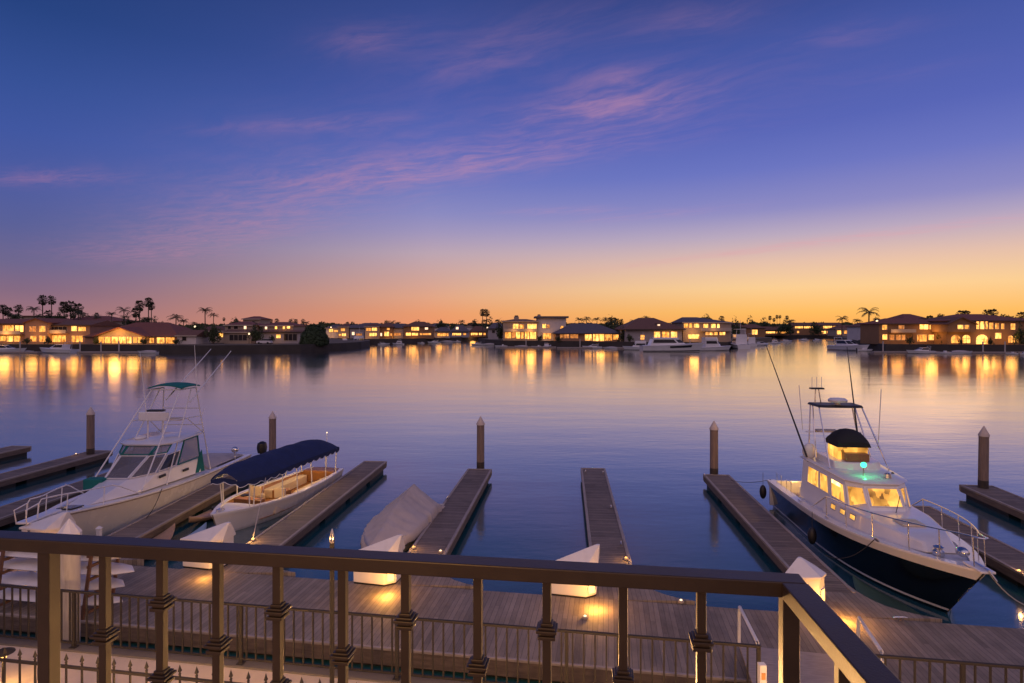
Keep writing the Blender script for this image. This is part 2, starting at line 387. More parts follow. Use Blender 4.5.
# ------------------------------------------------------------------ water
m, t, b = newmat('bay water')
tc = t.node('ShaderNodeTexCoord'); ob = tc.outputs['Object']
mp = t.node('ShaderNodeMapping', {'Vector': ob, 'Scale': (.55, 1.3, 1)}).outputs[0]
wa = t.node('ShaderNodeTexNoise', {'Vector': mp, 'Scale': 2.1, 'Detail': 4., 'Roughness': .55}).outputs[0]
mp2 = t.node('ShaderNodeMapping', {'Vector': ob, 'Scale': (.22, .6, 1), 'Rotation': (0, 0, .3)}).outputs[0]
wb = t.node('ShaderNodeTexNoise', {'Vector': mp2, 'Scale': .55, 'Detail': 3.}).outputs[0]
hgt = t.math('ADD', t.math('MULTIPLY', wa, .0055), t.math('MULTIPLY', wb, .02))
bp = t.node('ShaderNodeBump', {'Height': hgt, 'Strength': 1., 'Distance': 1.})
calm = t.node('ShaderNodeTexNoise', {'Vector': t.node('ShaderNodeMapping', {'Vector': ob, 'Scale': (.02, .07, 1)}).outputs[0], 'Scale': 1., 'Detail': 5.}).outputs[0]
t.l.new(t.math('MULTIPLY_ADD', calm, .14, .09), b.inputs['Roughness'])
t.l.new(bp.outputs[0], b.inputs['Normal'])
b.inputs['Base Color'].default_value = (.02, .095, .122, 1); b.inputs['IOR'].default_value = 1.2
lw = t.node('ShaderNodeLayerWeight', {'Blend': .5, 'Normal': bp.outputs[0]})
near_w = t.node('ShaderNodeMapRange', {'Value': lw.outputs['Facing'], 'From Min': .5, 'From Max': .84, 'To Min': .22, 'To Max': 1.}).outputs[0]
fac = t.math('MULTIPLY_ADD', t.math('MULTIPLY', t.math('POWER', lw.outputs['Facing'], 2.2), near_w), .95, .015, clamp=True)
gl = t.node('ShaderNodeBsdfGlossy', {'Color': (.98, .93, .84, 1), 'Normal': bp.outputs[0]})
t.l.new(t.math('MULTIPLY_ADD', calm, .10, .05), gl.inputs['Roughness'])
mx = t.node('ShaderNodeMixShader', {0: fac}); t.l.new(b.outputs[0], mx.inputs[1]); t.l.new(gl.outputs[0], mx.inputs[2])
t.l.new(mx.outputs[0], m.node_tree.nodes['Material Output'].inputs[0])
MB().grid([[(-2500, -60, 0), (2500, -60, 0)], [(-2500, 3500, 0), (2500, 3500, 0)]]).build('water', m)['kind'] = 'structure'

# ------------------------------------------------------------------ near shore: patio, seawall, rails, dock
TH = R(9.15)
def bw(a, b): return (a * cos(TH) + b * sin(TH), -a * sin(TH) + b * cos(TH))   # building axes -> world (a along the shore, b out to sea)
def ab(x, y): return (x * cos(TH) - y * sin(TH), x * sin(TH) + y * cos(TH))
PZ = .95
o = MB().box(-26, 22, -3, 9.75, PZ - .3, PZ).build('patio', M['patio']); o.rotation_euler = (0, 0, -TH); o['kind'] = 'structure'
o = MB().box(-26, 22, 9.75, 10.05, -2, PZ + .03).build('seawall', M['seawall'], bevel=.02); o.rotation_euler = (0, 0, -TH)
tag(o, 'dark concrete seawall below the thin picket guard rail', 'seawall')

def line_x(px, b):                                   # a along the line b = const that photo column px crosses
    k = (px - 512) / FOC; Yw = b / (cos(TH) + k * sin(TH)); return ab(k * Yw, Yw)[0]
def guard(name, label, a0, a1, posts, step):
    bx = 9.86
    g = thing(name, label, 'railing', (*bw(a0, bx), PZ), -TH, 'picket guard rails along the seawall')
    L = a1 - a0
    MB().box(0, L, -.024, .024, 1.06, 1.1).build('top_rail', M['iron'], g, bevel=.006)
    MB().box(0, L, -.018, .018, .1, .135).build('bottom_rail', M['iron'], g)
    for p in posts:
        q = p - a0
        ps_ = MB().box(q - .028, q + .028, -.028, .028, .03, 1.06).build('post', M['iron'], g)
        MB().box(q - .06, q + .06, -.06, .06, .03, .045).build('base_plate', M['iron'], ps_)
    pk = None; k = 0
    while .07 + k * step < L - .05:
        q = .07 + k * step; k += 1
        if min(abs(q + a0 - p) for p in posts) < .05: continue
        if pk is None: pk = MB().box(-.0125, .0125, -.0125, .0125, .135, 1.06).build('picket', M['iron'], g); pk.location.x = q
        else:
            c = pk.copy(); C.objects.link(c); c.parent = g; c.location.x = q
    return g
pl = [line_x(p, 9.86) for p in (-62, 74, 241, 397, 566.6, 758.5)]
pr = [line_x(p, 9.86) for p in (839, 962.7, 1100)]
guard('guard_rail', 'long dark picket guard rail on the seawall, the run with close set pickets', pl[0], pl[-1] + .03, pl, .182)
guard('guard_rail', 'dark picket guard rail with wider set pickets beside the gangway handrails', pr[0] - .03, pr[-1] + .03, pr, .204)

# spear topped fence on the patio
g = thing('spear_fence', 'low dark iron fence with spear finials on the warm lit patio', 'fence', (*bw(-12, 7.86), PZ), -TH)
MB().box(0, 11, -.02, .02, .93, .965).build('rail', M['iron'], g)
MB().box(0, 11, -.02, .02, .12, .155).build('rail', M['iron'], g)
f0 = None
for k in range(40):
    q = .12 + k * .272
    if f0 is None:
        f0 = MB().box(-.011, .011, -.011, .011, .0, 1.0).build('picket', M['iron'], g)
        f1 = MB().lathe([(.014, 1.0), (.022, 1.012), (.014, 1.022), (.012, 1.035), (.03, 1.055), (.02, 1.085), (.001, 1.15)], n=8).build('finial', M['iron'], f0, True)
        f0.location.x = q
    else:
        c = f0.copy(); C.objects.link(c); c.parent = g; c.location.x = q
        e = f1.copy(); C.objects.link(e); e.parent = c

# path lights on the patio
def path_light(a, b_, label, pw=110):
    p = thing('path_light', label, 'path light', (*bw(a, b_), PZ), 0, 'path lights on the patio')
    MB().tube((0, 0, 0), (0, 0, .52), .018).build('stem', M['iron'], p)
    MB().lathe([(.05, .5), (.05, .58)], n=12).build('bulb', M['lamp'], p, True)
    MB().lathe([(.17, .585), (.16, .6), (.03, .66), (.01, .67)], n=16).build('hat', M['iron'], p, True)
    lamp('path_light_glow', (0, 0, .47), pw, parent=p, rad=.06)
px0 = ab(*gp(3, 655, 1.5))
path_light(px0[0], px0[1], 'path light with round hat beside the spear fence at the corner of the patio', 30)
for k, (a, b_, l) in enumerate(((-6.2, 8.1, 'path light with round hat on the patio under the long guard rail'),
                                (-.9, 7.9, 'path light with round hat on the patio in front of the middle balusters'),
                                (2.9, 7.8, 'path light with round hat on the patio near the gangway'))):
    path_light(a, b_, l)

for a in (-7., -1.5, 4.): lamp('patio_fill', (*bw(a, 6.4), 3.3), 330, (1, .52, .18), .2)  # unseen fill lights added to warm and brighten the patio
# slim dark post with a silver tip
p = thing('slim_post', 'slim dark post with a pointed silver tip standing before the guard rail', 'post', (*[ (lambda Yw: ((332 - 512) / FOC * Yw, Yw))(9.0) ][0], PZ))
MB().tube((0, 0, 0), (0, 0, 2.83), .036, 12).build('shaft', M['iron'], p, True)
MB().lathe([(.036, 2.83), (.042, 2.84), (.042, 2.9), (.012, 3.02), (.004, 3.04)], n=12).build('tip', M['steel'], p, True)

# floating dock and its fingers
DZ = .45
dk = thing('floating_dock', 'long timber walkway dock running along the shore behind the guard rail', 'dock', (0, 0, 0), -TH)
NEAR_B, FAR_B = 11.68, 14.67
MB().box(-24, 21, NEAR_B + .07, FAR_B - .07, DZ - .09, DZ).build('deck', M['dockwide'], dk)
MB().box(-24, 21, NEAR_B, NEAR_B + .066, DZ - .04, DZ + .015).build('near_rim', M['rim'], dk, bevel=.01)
MB().box(-24, 21, NEAR_B + .012, NEAR_B + .06, DZ - .34, DZ - .043).build('near_beam', M['timber'], dk)  # beam whose dark colour paints in the shadow under the pale rim
MB().box(-24, 21, FAR_B - .066, FAR_B, DZ - .27, DZ - .002).build('far_rim', M['dockwide'], dk)
for k in range(15): MB().box(-23.5 + k * 3, -21.3 + k * 3, NEAR_B + .15, FAR_B - .15, -.4, DZ - .1).build('float', M['float'], dk)

def dock_edge(x): return (FAR_B - x * sin(TH)) / cos(TH)
def finger(label, fx0, fy0, ang, W=1.05, gus=(1.25, 1.8, 1), gusl=(1.25, 1.8, 1), length=None):
    """far end centre, heading from shore in degrees; runs back to the dock edge"""
    a = R(ang); dx, dy = sin(a), cos(a)
    # distance back to the dock edge
    s_ = 0
    while fy0 - s_ * dy > dock_edge(fx0 - s_ * dx) + .02 and s_ < 40: s_ += .02
    L = s_
    bx, by = fx0 - L * dx, fy0 - L * dy
    g = thing('dock_finger', label, 'dock finger', (bx, by, 0), R(90) - a, 'dock fingers')   # local x out to sea
    g0 = (gusl or gus or (0, .1))[1] * .72
    MB().box(g0, L, -W / 2 + .05, W / 2 - .05, DZ - .09, DZ).build('deck', M['dockcross'], g)
    MB().box(.004, g0 - .004, -W / 2 - .049, W / 2 + .049, DZ - .09, DZ - .001).build('deck_base', M['docklong'], g)
    for s in (-1, 1):
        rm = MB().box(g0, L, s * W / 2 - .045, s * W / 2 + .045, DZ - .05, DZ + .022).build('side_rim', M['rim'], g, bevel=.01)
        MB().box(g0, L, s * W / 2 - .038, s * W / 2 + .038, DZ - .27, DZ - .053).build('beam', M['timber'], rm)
    MB().box(L + .002, L + .08, -W / 2 - .045, W / 2 + .045, DZ - .24, DZ + .02).build('end_rim', M['rim'], g, bevel=.01)
    n = max(2, int(L // 2.6))
    for k in range(n):
        MB().box(.5 + k * L / n, .5 + k * L / n + L / n * .8, -W / 2 + .1, W / 2 - .1, -.35, DZ - .1).build('float', M['float'], g)
    skew = TH - a                                   # dock edge direction in finger axes
    for s, gg in ((-1, gus), (1, gusl)):
        if gg:
            q = gg[0]; e = -s * q * math.tan(-skew) 
            tn = math.tan(skew) * (1 if s < 0 else -1)
            if len(gg) == 2: cur = [(gg[1], 0.), (.02, 1.)]
            else: cur = [(gg[1] * u, v_) for u, v_ in ((1, 0), (.72, .05), (.5, .14), (.33, .28), (.2, .47), (.1, .7), (.01, 1))]
            poly = [(.03, s * (W / 2 + .05))] + [(a_ + q * b2 * tn, s * (W / 2 + .05 + q * b2)) for a_, b2 in cur][::-1]
            gm = MB().prism(poly, DZ - .2, DZ - .004).build('gusset', M['docklong'], g)
    return g, (lambda u, v_: (bx + u * dx + v_ * dy * 1.0, by + u * dy - v_ * dx)), L

FA = finger('dock finger beside the blue canopied launch', -6.71, 29.4, 4.0)
FB = finger('dock finger with a single pile at its end, beside the grey covered boat', -1.5, 27.77, 5.4)
FC = finger('empty dock finger with open water on both sides and no pile', 3.77, 27.93, 5.1)
FD = finger('dock finger with a pile at its end, beside the dark hulled fishing boat', 9.1, 26.7, 5.6, gus=(1.3, 1.9, 1))
FF = finger('dock finger between the teal trimmed boat and the blue canopied launch', -12.05, 30.6, .8, W=1.0)
FG = finger('dark dock finger along the far side of the teal trimmed boat', -17.6, 29.0, 4.0, W=1.2)
FE = finger('dock finger with a pile and a small light, beyond the teal trimmed boat', -21.9, 32.0, 5.5, W=1.1)
FE2 = finger('short end of a dock finger at the edge, beyond all the other fingers', -27.2, 33.2, 5.5, W=1.1)
FH = finger('dock finger with a pile beyond the bow rail of the dark hulled boat', 19.3, 24.9, 8.0, W=1.2)
FI = finger('dock finger alongside the bow of the dark hulled fishing boat, rope tied over its side', 14.75, 22.0, 5.6, W=1.1)

# piles
pile = thing('dock_pile', 'brown wooden pile with pointed cap ending the finger beside the grey covered boat', 'pile', (0, 0, 0), 0, 'wooden dock piles')
MB().lathe([(.18, -1.5), (.185, .75)], n=16).build('wet_foot', M['pilewet'], pile, True)
MB().lathe([(.18, .75), (.175, 2.5)], n=16).build('shaft', M['pile'], pile, True)
MB().lathe([(.2, 2.5), (.2, 2.56), (.01, 2.92)], n=16).build('cap', M['cap'], pile, True)
def pile_at(px, ytop, d, label=None, first=False):
    h = fz(ytop, d); X_ = fx(px, d)
    r = pile if first else copy_tree(pile, (X_, d, 0), 0, label)
    r.location = (X_, d, 0); r.scale = (1, 1, h / 2.92); r.rotation_euler = (rnd.uniform(-.012, .012), rnd.uniform(-.014, .014), rnd.uniform(0, 6))
pile_at(480.5, 416, 28.1, first=True)
pile_at(714, 420.5, 26.9, 'brown wooden pile with pointed cap ending the finger beside the dark hulled boat')
pile_at(272.5, 411, 31.2, 'brown wooden pile rising behind the blue canopy of the launch')
pile_at(90.5, 406.5, 31.2, 'brown wooden pile behind the bow of the teal trimmed boat')
pile_at(983, 425.5, 24.6, 'brown wooden pile on the dock finger beyond the dark hulled boat')
wp = thing('white_pile', 'white sleeved pile with pyramid cap in front of the paddle boards', 'pile', (fx(69, 12.9), 12.9, 0))
MB().lathe([(.2, -1.5), (.205, 2.55)], n=18).build('sleeve', M['pilewhite'], wp, True)
MB().loft([[(.235 * cos(k * PI / 4), .235 * sin(k * PI / 4), z) for k in range(8)] for z in (2.5, 2.6)] + [[(.01 * cos(k * PI / 4), .01 * sin(k * PI / 4), 2.9) for k in range(8)]]).build('cap', M['boxwhite'], wp)

# triangular dock boxes with a lamp at the foot
def dock_box(label, px, py, rot, mir=False, glow=14., mid=False):
    x, y = gp(px, py, DZ)
    g = thing('dock_box', label, 'dock box', (x, y, DZ), rot, 'white dock boxes')
    k = -1 if mir else 1
    base = [(-.56, 0), (.30, -.06), (.54, .14), (.56, .62), (.1, .66)]
    if mir: base = [(-a, b_) for a, b_ in base][::-1]
    MB().prism(base, .04, .74).build('body', M['boxwhite'], g, bevel=.015)
    cxm, cym = k * .1, .3
    MB().prism([(cxm + (a - cxm) * .97, cym + (b_ - cym) * .97) for a, b_ in base], 0, .035).build('kick_plate', M['black'], g)
    eave = [(cxm + (a - cxm) * 1.09, cym + (b_ - cym) * 1.09) for a, b_ in base]
    ap = (.62, .36, 1.19) if not mid else (.02, .33, 1.12)
    lid = MB()
    lid.loft([[(a, b_, .74) for a, b_ in eave], [(a, b_, .80) for a, b_ in eave], [(ap[0] + (a - ap[0]) * .1, ap[1] + (b_ - ap[1]) * .1, ap[2]) for a, b_ in eave]])
    lid.build('lid', M['boxwhite'], g, bevel=.012)
    if not mid:
        MB().box(-.30, -.22, -.045, -.022, .62, .735).build('latch', M['steel'], g)
        MB().box(-.12, -.06, -.05, -.03, .40, .46).build('outlet_cover', M['rim'], g)
    # lamp lens recessed at the foot of the short side
    q = [Vector((k * .30, -.06, .04)), Vector((k * .54, .14, .04)), Vector((k * .54, .14, .74)), Vector((k * .30, -.06, .74))]
    if mir: q = [q[1], q[0], q[3], q[2]]
    MB().panel(q, .2, .8, .1, .62, .006, .012).build('lamp_lens', M['lamp'], g)
    MB().frame(q, .2, .8, .1, .62, .025, .004, .02).build('lamp_frame', M['boxwhite'], g)
    lamp('dock_box_glow', (k * .54, -.58, .22), glow * 1.25, (1, .43, .07), parent=g, rad=.06)
    return g
dock_box('white dock box with a lamp at its foot, before the blue canopied launch', 201, 569, -TH, glow=11)
dock_box('white dock box with a lamp at its foot, in front of the grey covered boat', 374, 585, -TH, glow=30)
dock_box('white dock box with a glowing lamp, at the foot of the empty dock finger', 574, 597, -TH, glow=30)
dock_box('white dock box with a lit lamp, beside the bow of the dark hulled boat', 806, 611, -TH + R(14), mid=True, glow=34)
dock_box('white dock box behind the white pile, below the bow of the teal trimmed boat', 38, 556, -TH, glow=8)

# small dock lights, cleats
def dock_light(px, py, label, power, m='lamp'):
    x, y = gp(px, py, DZ)
    g = thing('dock_light', label, 'dock light', (x, y, DZ + .015), 0, 'small dock lights')
    MB().lathe([(.07, 0), (.075, .02), (.06, .05)], n=12).build('base', M['rim'], g, True)
    MB().sphere((0, 0, .045), .035, 10, 6).build('dome', M[m], g, True)
    if power: lamp('dock_light_glow', (0, -.05, .2), power, parent=g, rad=.03)
dock_light(253, 541, 'bright dock light at the foot of the finger beside the launch', 7)
dock_light(413.5, 549, 'dock light on the finger beside the grey covered boat, next to its cover', 3.5, 'lampsoft')
dock_light(440.5, 553, 'dock light on the outer rim of the finger beside the grey covered boat', .8, 'lampwhite')
dock_light(626, 560, 'dock light at the foot of the empty dock finger', 3.5, 'lampsoft')
dock_light(1019, 573, 'dock light on the finger alongside the dark hulled boat', 4)
dock_light(76, 455, 'tiny dock light on the finger with the pile behind the teal trimmed boat', .5, 'lampwhite')
dock_light(681, 603, 'tiny bright deck light on the gusset of the empty dock finger', 0, 'lampwhite')
dock_light(585, 619, 'tiny deck light on the walkway in front of the glowing dock box', 0, 'lampwhite')
dock_light(219, 566, 'tiny deck light beside the dock box in front of the launch', 0, 'lampwhite')

def cleat(px, py, label, ang=0):
    x, y = gp(px, py, DZ)
    g = thing('dock_cleat', label, 'cleat', (x, y, DZ + .02), ang, 'dock cleats')
    MB().path([(-.16, 0, .075), (-.1, 0, .09), (.1, 0, .09), (.16, 0, .075)], .016, 6).build('horn', M['steel'], g, True)
    MB().box(-.06, -.03, -.02, .02, 0, .09).build('foot', M['steel'], g)
    MB().box(.03, .06, -.02, .02, 0, .09).build('foot', M['steel'], g)
cleat(447, 500, 'dark cleat on the finger with the single pile, near the covered boat', 1.4)
cleat(585.5, 473, 'cleat at the far end of the empty dock finger, inner side', 1.4)
cleat(603, 474, 'cleat at the far end of the empty dock finger, outer side', 1.4)
cleat(611, 509, 'cleat halfway along the rim of the empty dock finger', 1.4)
cleat(621, 546, 'cleat near the dock light of the empty dock finger', 1.4)
cleat(705, 477, 'cleat at the far end of the finger beside the dark hulled boat', 1.4)
cleat(900, 622, 'pale cleat on the walkway beside the dark hulled boat', 0.)

x, y = gp(99, 538, DZ); g = thing('power_pedestal', 'small white power pedestal on the finger below the bow of the teal trimmed boat', 'pedestal', (x, y, DZ))
MB().box(-.06, .06, -.06, .06, 0, .3).build('body', M['boxwhite'], g, bevel=.012)
MB().loft([[(-.075, -.075, .3), (.075, -.075, .3), (.075, .075, .3), (-.075, .075, .3)], [(-.02, -.02, .37), (.02, -.02, .37), (.02, .02, .37), (-.02, .02, .37)]]).build('cap', M['boxwhite'], g)
# gangway and its white handrails
gw = thing('gangway', 'gangway with bent white handrails going down to the timber walkway', 'gangway', (0, 0, 0))
nl, nr = (3.95, 9.62), (5.78, 9.36); fl, fr_ = (4.62, 12.2), (6.78, 11.75)
q = [(nl[0], nl[1], PZ + .05), (nr[0], nr[1], PZ + .05), (fr_[0], fr_[1], DZ + .06), (fl[0], fl[1], DZ + .06)]
MB().slab(q, .04).build('ramp', M['rim'], gw)
for (n_, f_) in ((nl, fl), (nr, fr_)):
    zt0, zt1 = PZ + .98, DZ + .9
    hr = MB(); P0 = Vector((n_[0], n_[1], zt0)); P1 = Vector((f_[0], f_[1], zt1))
    D_ = P1 - P0
    hr.path([(n_[0], n_[1], PZ + .06), P0 - V(0, 0, .12), P0 + D_ * .03, P0 + D_ * .5, P1 - D_ * .04, P1 - V(0, 0, .12), (f_[0], f_[1], DZ + .1)], .032, 8)
    hr.build('handrail', M['tubewhite'], gw, True)
gb = thing('gate_lamp_post', 'short lit pedestal at the head of the gangway', 'pedestal', (*bw(line_x(762, 9.6), 9.6), PZ))
MB().box(-.05, .05, -.05, .05, 0, .95).build('body', M['boxwhite'], gb)
MB().box(-.03, .03, -.06, -.052, .74, .84).build('lens', M['lit_dim'], gb)

# paddle boards on a rack
bd = 14.0
rk = thing('board_rack', 'red brown timber rack holding the white paddle boards', 'rack', (fx(60, bd), bd, DZ), -TH)
for xx in (-1.15, 1.15):
    for s in (-1, 1):
        MB().bar((xx - .16, .40 * s, 0), (xx + .08, .40 * s, 1.52), .06, .05).build('upright', M['redbrown'], rk)
    for k, z in enumerate((.22, .58, .93, 1.22, 1.46)):
        MB().box(xx - .03, xx + .03, -.42, .42, z - .05, z).build('arm', M['redbrown'], rk)
def board(i, z, L, off, label, m='boxwhite'):
    o = thing('paddle_board', label, 'paddle board', (rk.location.x + off * cos(TH), rk.location.y - off * sin(TH), DZ + z), -TH, 'white paddle boards on the rack')
    rings = []
    for k in range(15):
        u = k / 14; x = -L / 2 + L * u
        w_ = .34 * (1 - abs(2 * u - 1) ** 5) ** .6 + .012; tk = .062 * (1 - abs(2 * u - 1) ** 8) + .01
        lift = .05 * max(0, (u - .75) / .25) ** 2
        rings.append([(x, w_ * cos(a), tk * (1 + sin(a)) + lift) for a in [j * PI / 5 for j in range(10)]])
    MB().loft(rings).build('board', M[m], o, True)
    MB().box(-L / 2 + .1, L / 2 - .5, -.012, .012, 2 * .055 + .006, 2 * .055 + .012).build('stringer', M['rim'], o)
board(0, .225, 3.7, -.2, 'thick white paddle board lowest on the rack')
board(1, .585, 3.6, -.1, 'white paddle board second from the bottom of the rack')
board(2, .935, 3.7, .1, 'white paddle board in the middle of the rack')
board(3, 1.225, 3.6, -.2, 'white paddle board second from the top of the rack')
board(4, 1.465, 3.9, .1, 'white paddle board topmost on the rack, just under the balcony rail')

# kayaks afloat
def kayak(label, p0, p1, m, W=.72, cat='kayak', name='kayak', well=True, h=.3):
    a = Vector((p0[0], p0[1], 0)); b_ = Vector((p1[0], p1[1], 0)); L = (b_ - a).length
    o = thing(name, label, cat, a, math.atan2(b_.y - a.y, b_.x - a.x))
    rings = []
    for k in range(17):
        u = k / 16; w_ = W / 2 * (1 - abs(2 * u - 1) ** 2.2) + .015; up = .22 * abs(2 * u - 1) ** 3
        rings.append([(L * u, w_ * cos(j * PI / 6), (h * .5 + up) + (h * .5) * sin(j * PI / 6) * (.45 if j < 6 else 1.0)) for j in range(12)])
    MB().loft(rings).build('hull', m, o, True)
    if well:
        MB().lathe([(.34, h * .5 + .235 - .09), (.36, h * .5 + .16), (.33, h * .5 + .18), (.30, h * .5 + .15)], (L * .5, 0, -.02), 16).build('cockpit_rim', M['black'], o, True).scale = (1, .72, 1)
        MB().box(L * .42, L * .52, -.16, .16, h * .5 + .06, h * .5 + .115).build('seat', M['black'], o)
    return o
kayak('tan kayak floating beside the bow of the blue canopied launch', (-11.25, 20.9), (-10.75, 24.3), M['kayaktan'])
kayak('tan kayak floating next to the walkway, its open cockpit towards the rail', (-11.25, 16.6), (-11.35, 20.2), M['kayaktan'], .78)
kayak('pale blue board floating under the bow of the launch', (-10.45, 17.6), (-10.5, 20.6), M['kayakblue'], .7, 'paddle board', 'floating_board', False, .16)
kayak('green kayak floating between the walkway and the dark hulled boat', gp(853, 581, .2), gp(927, 622, .2), M['kayakgreen'], .8, well=False, h=.2)

# ------------------------------------------------------------------ boats
def surf_hull(L, hb, sheer, wl=.84, rake=.9, flare=1.5, keel=-.45):
    """returns P(t, s, side): s 0 at the waterline .. 1 at the sheer"""
    def P(t, s, side):
        b_ = hb(t); bwl = b_ * (wl - .55 * max(0, t - .35) ** 1.6)
        bwl = max(.012, bwl)
        y = bwl + (b_ - bwl) * s ** flare
        x = L * t - rake * (1 - s) * max(0, (t - .5) / .5) ** 2
        z = sheer(t) * s
        return (x, side * y, z)
    def K(t): return (L * t - rake * max(0, (t - .5) / .5) ** 2 * 1.15, 0, keel * (1 - max(0, (t - .7) / .3) ** 2 * .6))
    return P, K
def hull_mesh(P, K, n=26, s0=0., s1=1., bottom=True, ns=6):
    mb = MB(); ss = [s0 + (s1 - s0) * i / ns for i in range(ns + 1)]
    rows = []
    for i in range(n + 1):
        t_ = i / n
        row = [P(t_, s, 1) for s in reversed(ss)]
        if bottom: row += [K(t_)]
        else: row += []
        row += [P(t_, s, -1) for s in ss]
        rows.append(row)
    if bottom:
        mb.grid(rows)
        mb.add(rows[0], [tuple(range(len(rows[0])))])
    return mb
def strip(P, s0, s1, off, t0=0., t1=1., n=26, sides=(1, -1), m=None):
    """thin proud strip on the hull between two levels"""
    mb = MB()
    for sd in sides:
        rings = []
        for i in range(n + 1):
            t_ = t0 + (t1 - t0) * i / n
            a = Vector(P(t_, s0, sd)); b_ = Vector(P(t_, s1, sd)); o_ = V(0, sd * off, 0)
            rings.append([a, b_, b_ + o_, a + o_])
        mb.loft(rings)
    return mb
def gunwale(P, w_=.16, h=.06, t0=0., t1=1., n=28, drop=0., inset=0.):
    mb = MB()
    for sd in (1, -1):
        rings = []
        for i in range(n + 1):
            t_ = t0 + (t1 - t0) * i / n
            a = Vector(P(t_, 1, sd)); yi = max(0.004, abs(a.y) - w_)
            rings.append([(a.x, sd * (abs(a.y) + .03 - inset), a.z - drop), (a.x, sd * (abs(a.y) + .03 - inset), a.z + h - drop), (a.x, sd * yi, a.z + h - drop), (a.x, sd * yi, a.z - drop)])
        mb.loft(rings)
    return mb
def deckmesh(P, t0, t1, dz, n=16, crown=.06, inner=1.0):
    mb = MB(); rows = []
    for i in range(n + 1):
        t_ = t0 + (t1 - t0) * i / n
        a = P(t_, 1, 1); hb_ = a[1] * inner
        rows.append([(a[0], hb_ * u, a[2] + dz + crown * hb_ * (1 - u * u)) for u in (-1, -.6, -.2, .2, .6, 1)])
    mb.grid(rows); return mb
def railing(mb, pts, r=.014): mb.path(pts, r, 6)

# ---- dark hulled fishing boat
st = Vector((11.5, 23.35, 0)); bo = Vector((10.55, 13.4, 0)); dv = bo - st
bR = thing('fishing_boat', 'white topped fishing boat with dark navy hull, lit yellow cabin and tall outriggers', 'fishing boat', st, math.atan2(dv.y, dv.x))
L = dv.length
hb = lambda t: 1.5 + .1 * min(t, .4) if t < .4 else max(.03, 1.54 * (1 - ((t - .4) / .6) ** 2.5))
sh = lambda t: 1.02 + .5 * t ** 2
P, K = surf_hull(L, hb, sh, wl=.86, rake=1.35, flare=1.5)
hull_mesh(P, K).build('hull', M['navy'], bR, True, ang=60)
strip(P, .06, .10, .012).build('boot_stripe', M['gelwhite'], bR, True)
strip(P, .84, 1., .02).build('sheer_strake', M['gelwhite'], bR, True)
gunwale(P, .26, .05).build('gunwale', M['gelwhite'], bR, True)
deckmesh(P, .235, .995, -.03).build('deck', M['deckwhite'], bR, True)
# cockpit
MB().box(.1, 2.36, -1.22, 1.22, .40, .45).build('cockpit_floor', M['teak'], bR)
for s in (-1, 1): MB().box(.1, 2.38, s * 1.24 - .02, s * 1.24 + .02, .45, 1.04).build('cockpit_side', M['gelwhite'], bR)
MB().box(.02, .14, -1.45, 1.45, .1, 1.06).build('transom', M['gelwhite'], bR, bevel=.02)
MB().box(.5, 1.05, -.5, .3, .45, .95).build('bait_station', M['gelwhite'], bR, bevel=.03)
MB().box(-.5, .0, -1.1, 1.1, .08, .16).build('swim_step', M['teak'], bR)
# trunk cabin forward
trk = [[(4.3, -1.2, 1.05), (4.3, 1.2, 1.05), (4.3, 1.1, 1.66), (4.3, -1.1, 1.66)], [(6.3, -1.08, 1.15), (6.3, 1.08, 1.15), (6.25, .96, 1.68), (6.25, -.96, 1.68)], [(7.6, -.8, 1.28), (7.6, .8, 1.28), (7.5, .68, 1.66), (7.5, -.68, 1.66)],
       [(8.55, -.42, 1.42), (8.55, .42, 1.42), (8.3, .34, 1.6), (8.3, -.34, 1.6)]]
MB().loft(trk).build('trunk_cabin', M['gelwhite'], bR, True, bevel=.05)
MB().box(6.75, 7.3, -.3, .3, 1.665, 1.72).build('deck_hatch', M['cushion'], bR, bevel=.02)
# wheelhouse
XA, XF, XT = 2.36, 6.1, 5.5
lo = [(XA, -1.16, 1.05), (XF - .45, -.92, 1.05), (XF, -.5, 1.45), (XF, .5, 1.45), (XF - .45, .92, 1.05), (XA, 1.16, 1.05)]
hi = [(XA + .05, -1.06, 2.42), (XT - .35, -.86, 2.34), (XT, -.47, 2.32), (XT, .47, 2.32), (XT - .35, .86, 2.34), (XA + .05, 1.06, 2.42)]
MB().loft([lo, hi]).build('wheelhouse', M['gelwhite'], bR, bevel=.02)
roof = MB(); 
for_r = lambda pts, k, dz: [((x - 4.2) * k + 4.2, y * k, z + dz) for x, y, z in pts]
roof.loft([for_r(hi, 1.03, .004), for_r(hi, 1.07, .05), for_r(hi, 1.0, .12)]); roof.build('wheelhouse_roof', M['gelwhite'], bR, True)
sideS = [lo[0], lo[1], hi[1], hi[0]]; sideP = [lo[4], lo[5], hi[5], hi[4]]
cornS = [lo[1], lo[2], hi[2], hi[1]]; cornP = [lo[3], lo[4], hi[4], hi[3]]; fro = [lo[2], lo[3], hi[3], hi[2]]
def window(q, u0, u1, v0, v1, m, fm='gelwhite', name='window', fw=.035):
    wn = MB().panel(q, u0, u1, v0, v1, .004, .01).build(name, M[m], bR)
    MB().frame(q, u0, u1, v0, v1, fw, .003, .022).build('window_frame', M[fm], wn)
for q, flip in ((sideS, 0), (sideP, 1)):
    for (u0, u1, mm) in ((.16, .42, 'cabinlit'), (.45, .63, 'cabinlit'), (.70, .97, 'cabinlit')):
        if flip: u0, u1 = 1 - u1, 1 - u0
        window(q, u0, u1, .50, .9, mm)
window(cornS, .08, .92, .46, .9, 'cabinlit'); window(cornP, .08, .92, .46, .9, 'cabinlit')
window(fro, .05, .95, .38, .9, 'cabinlit')
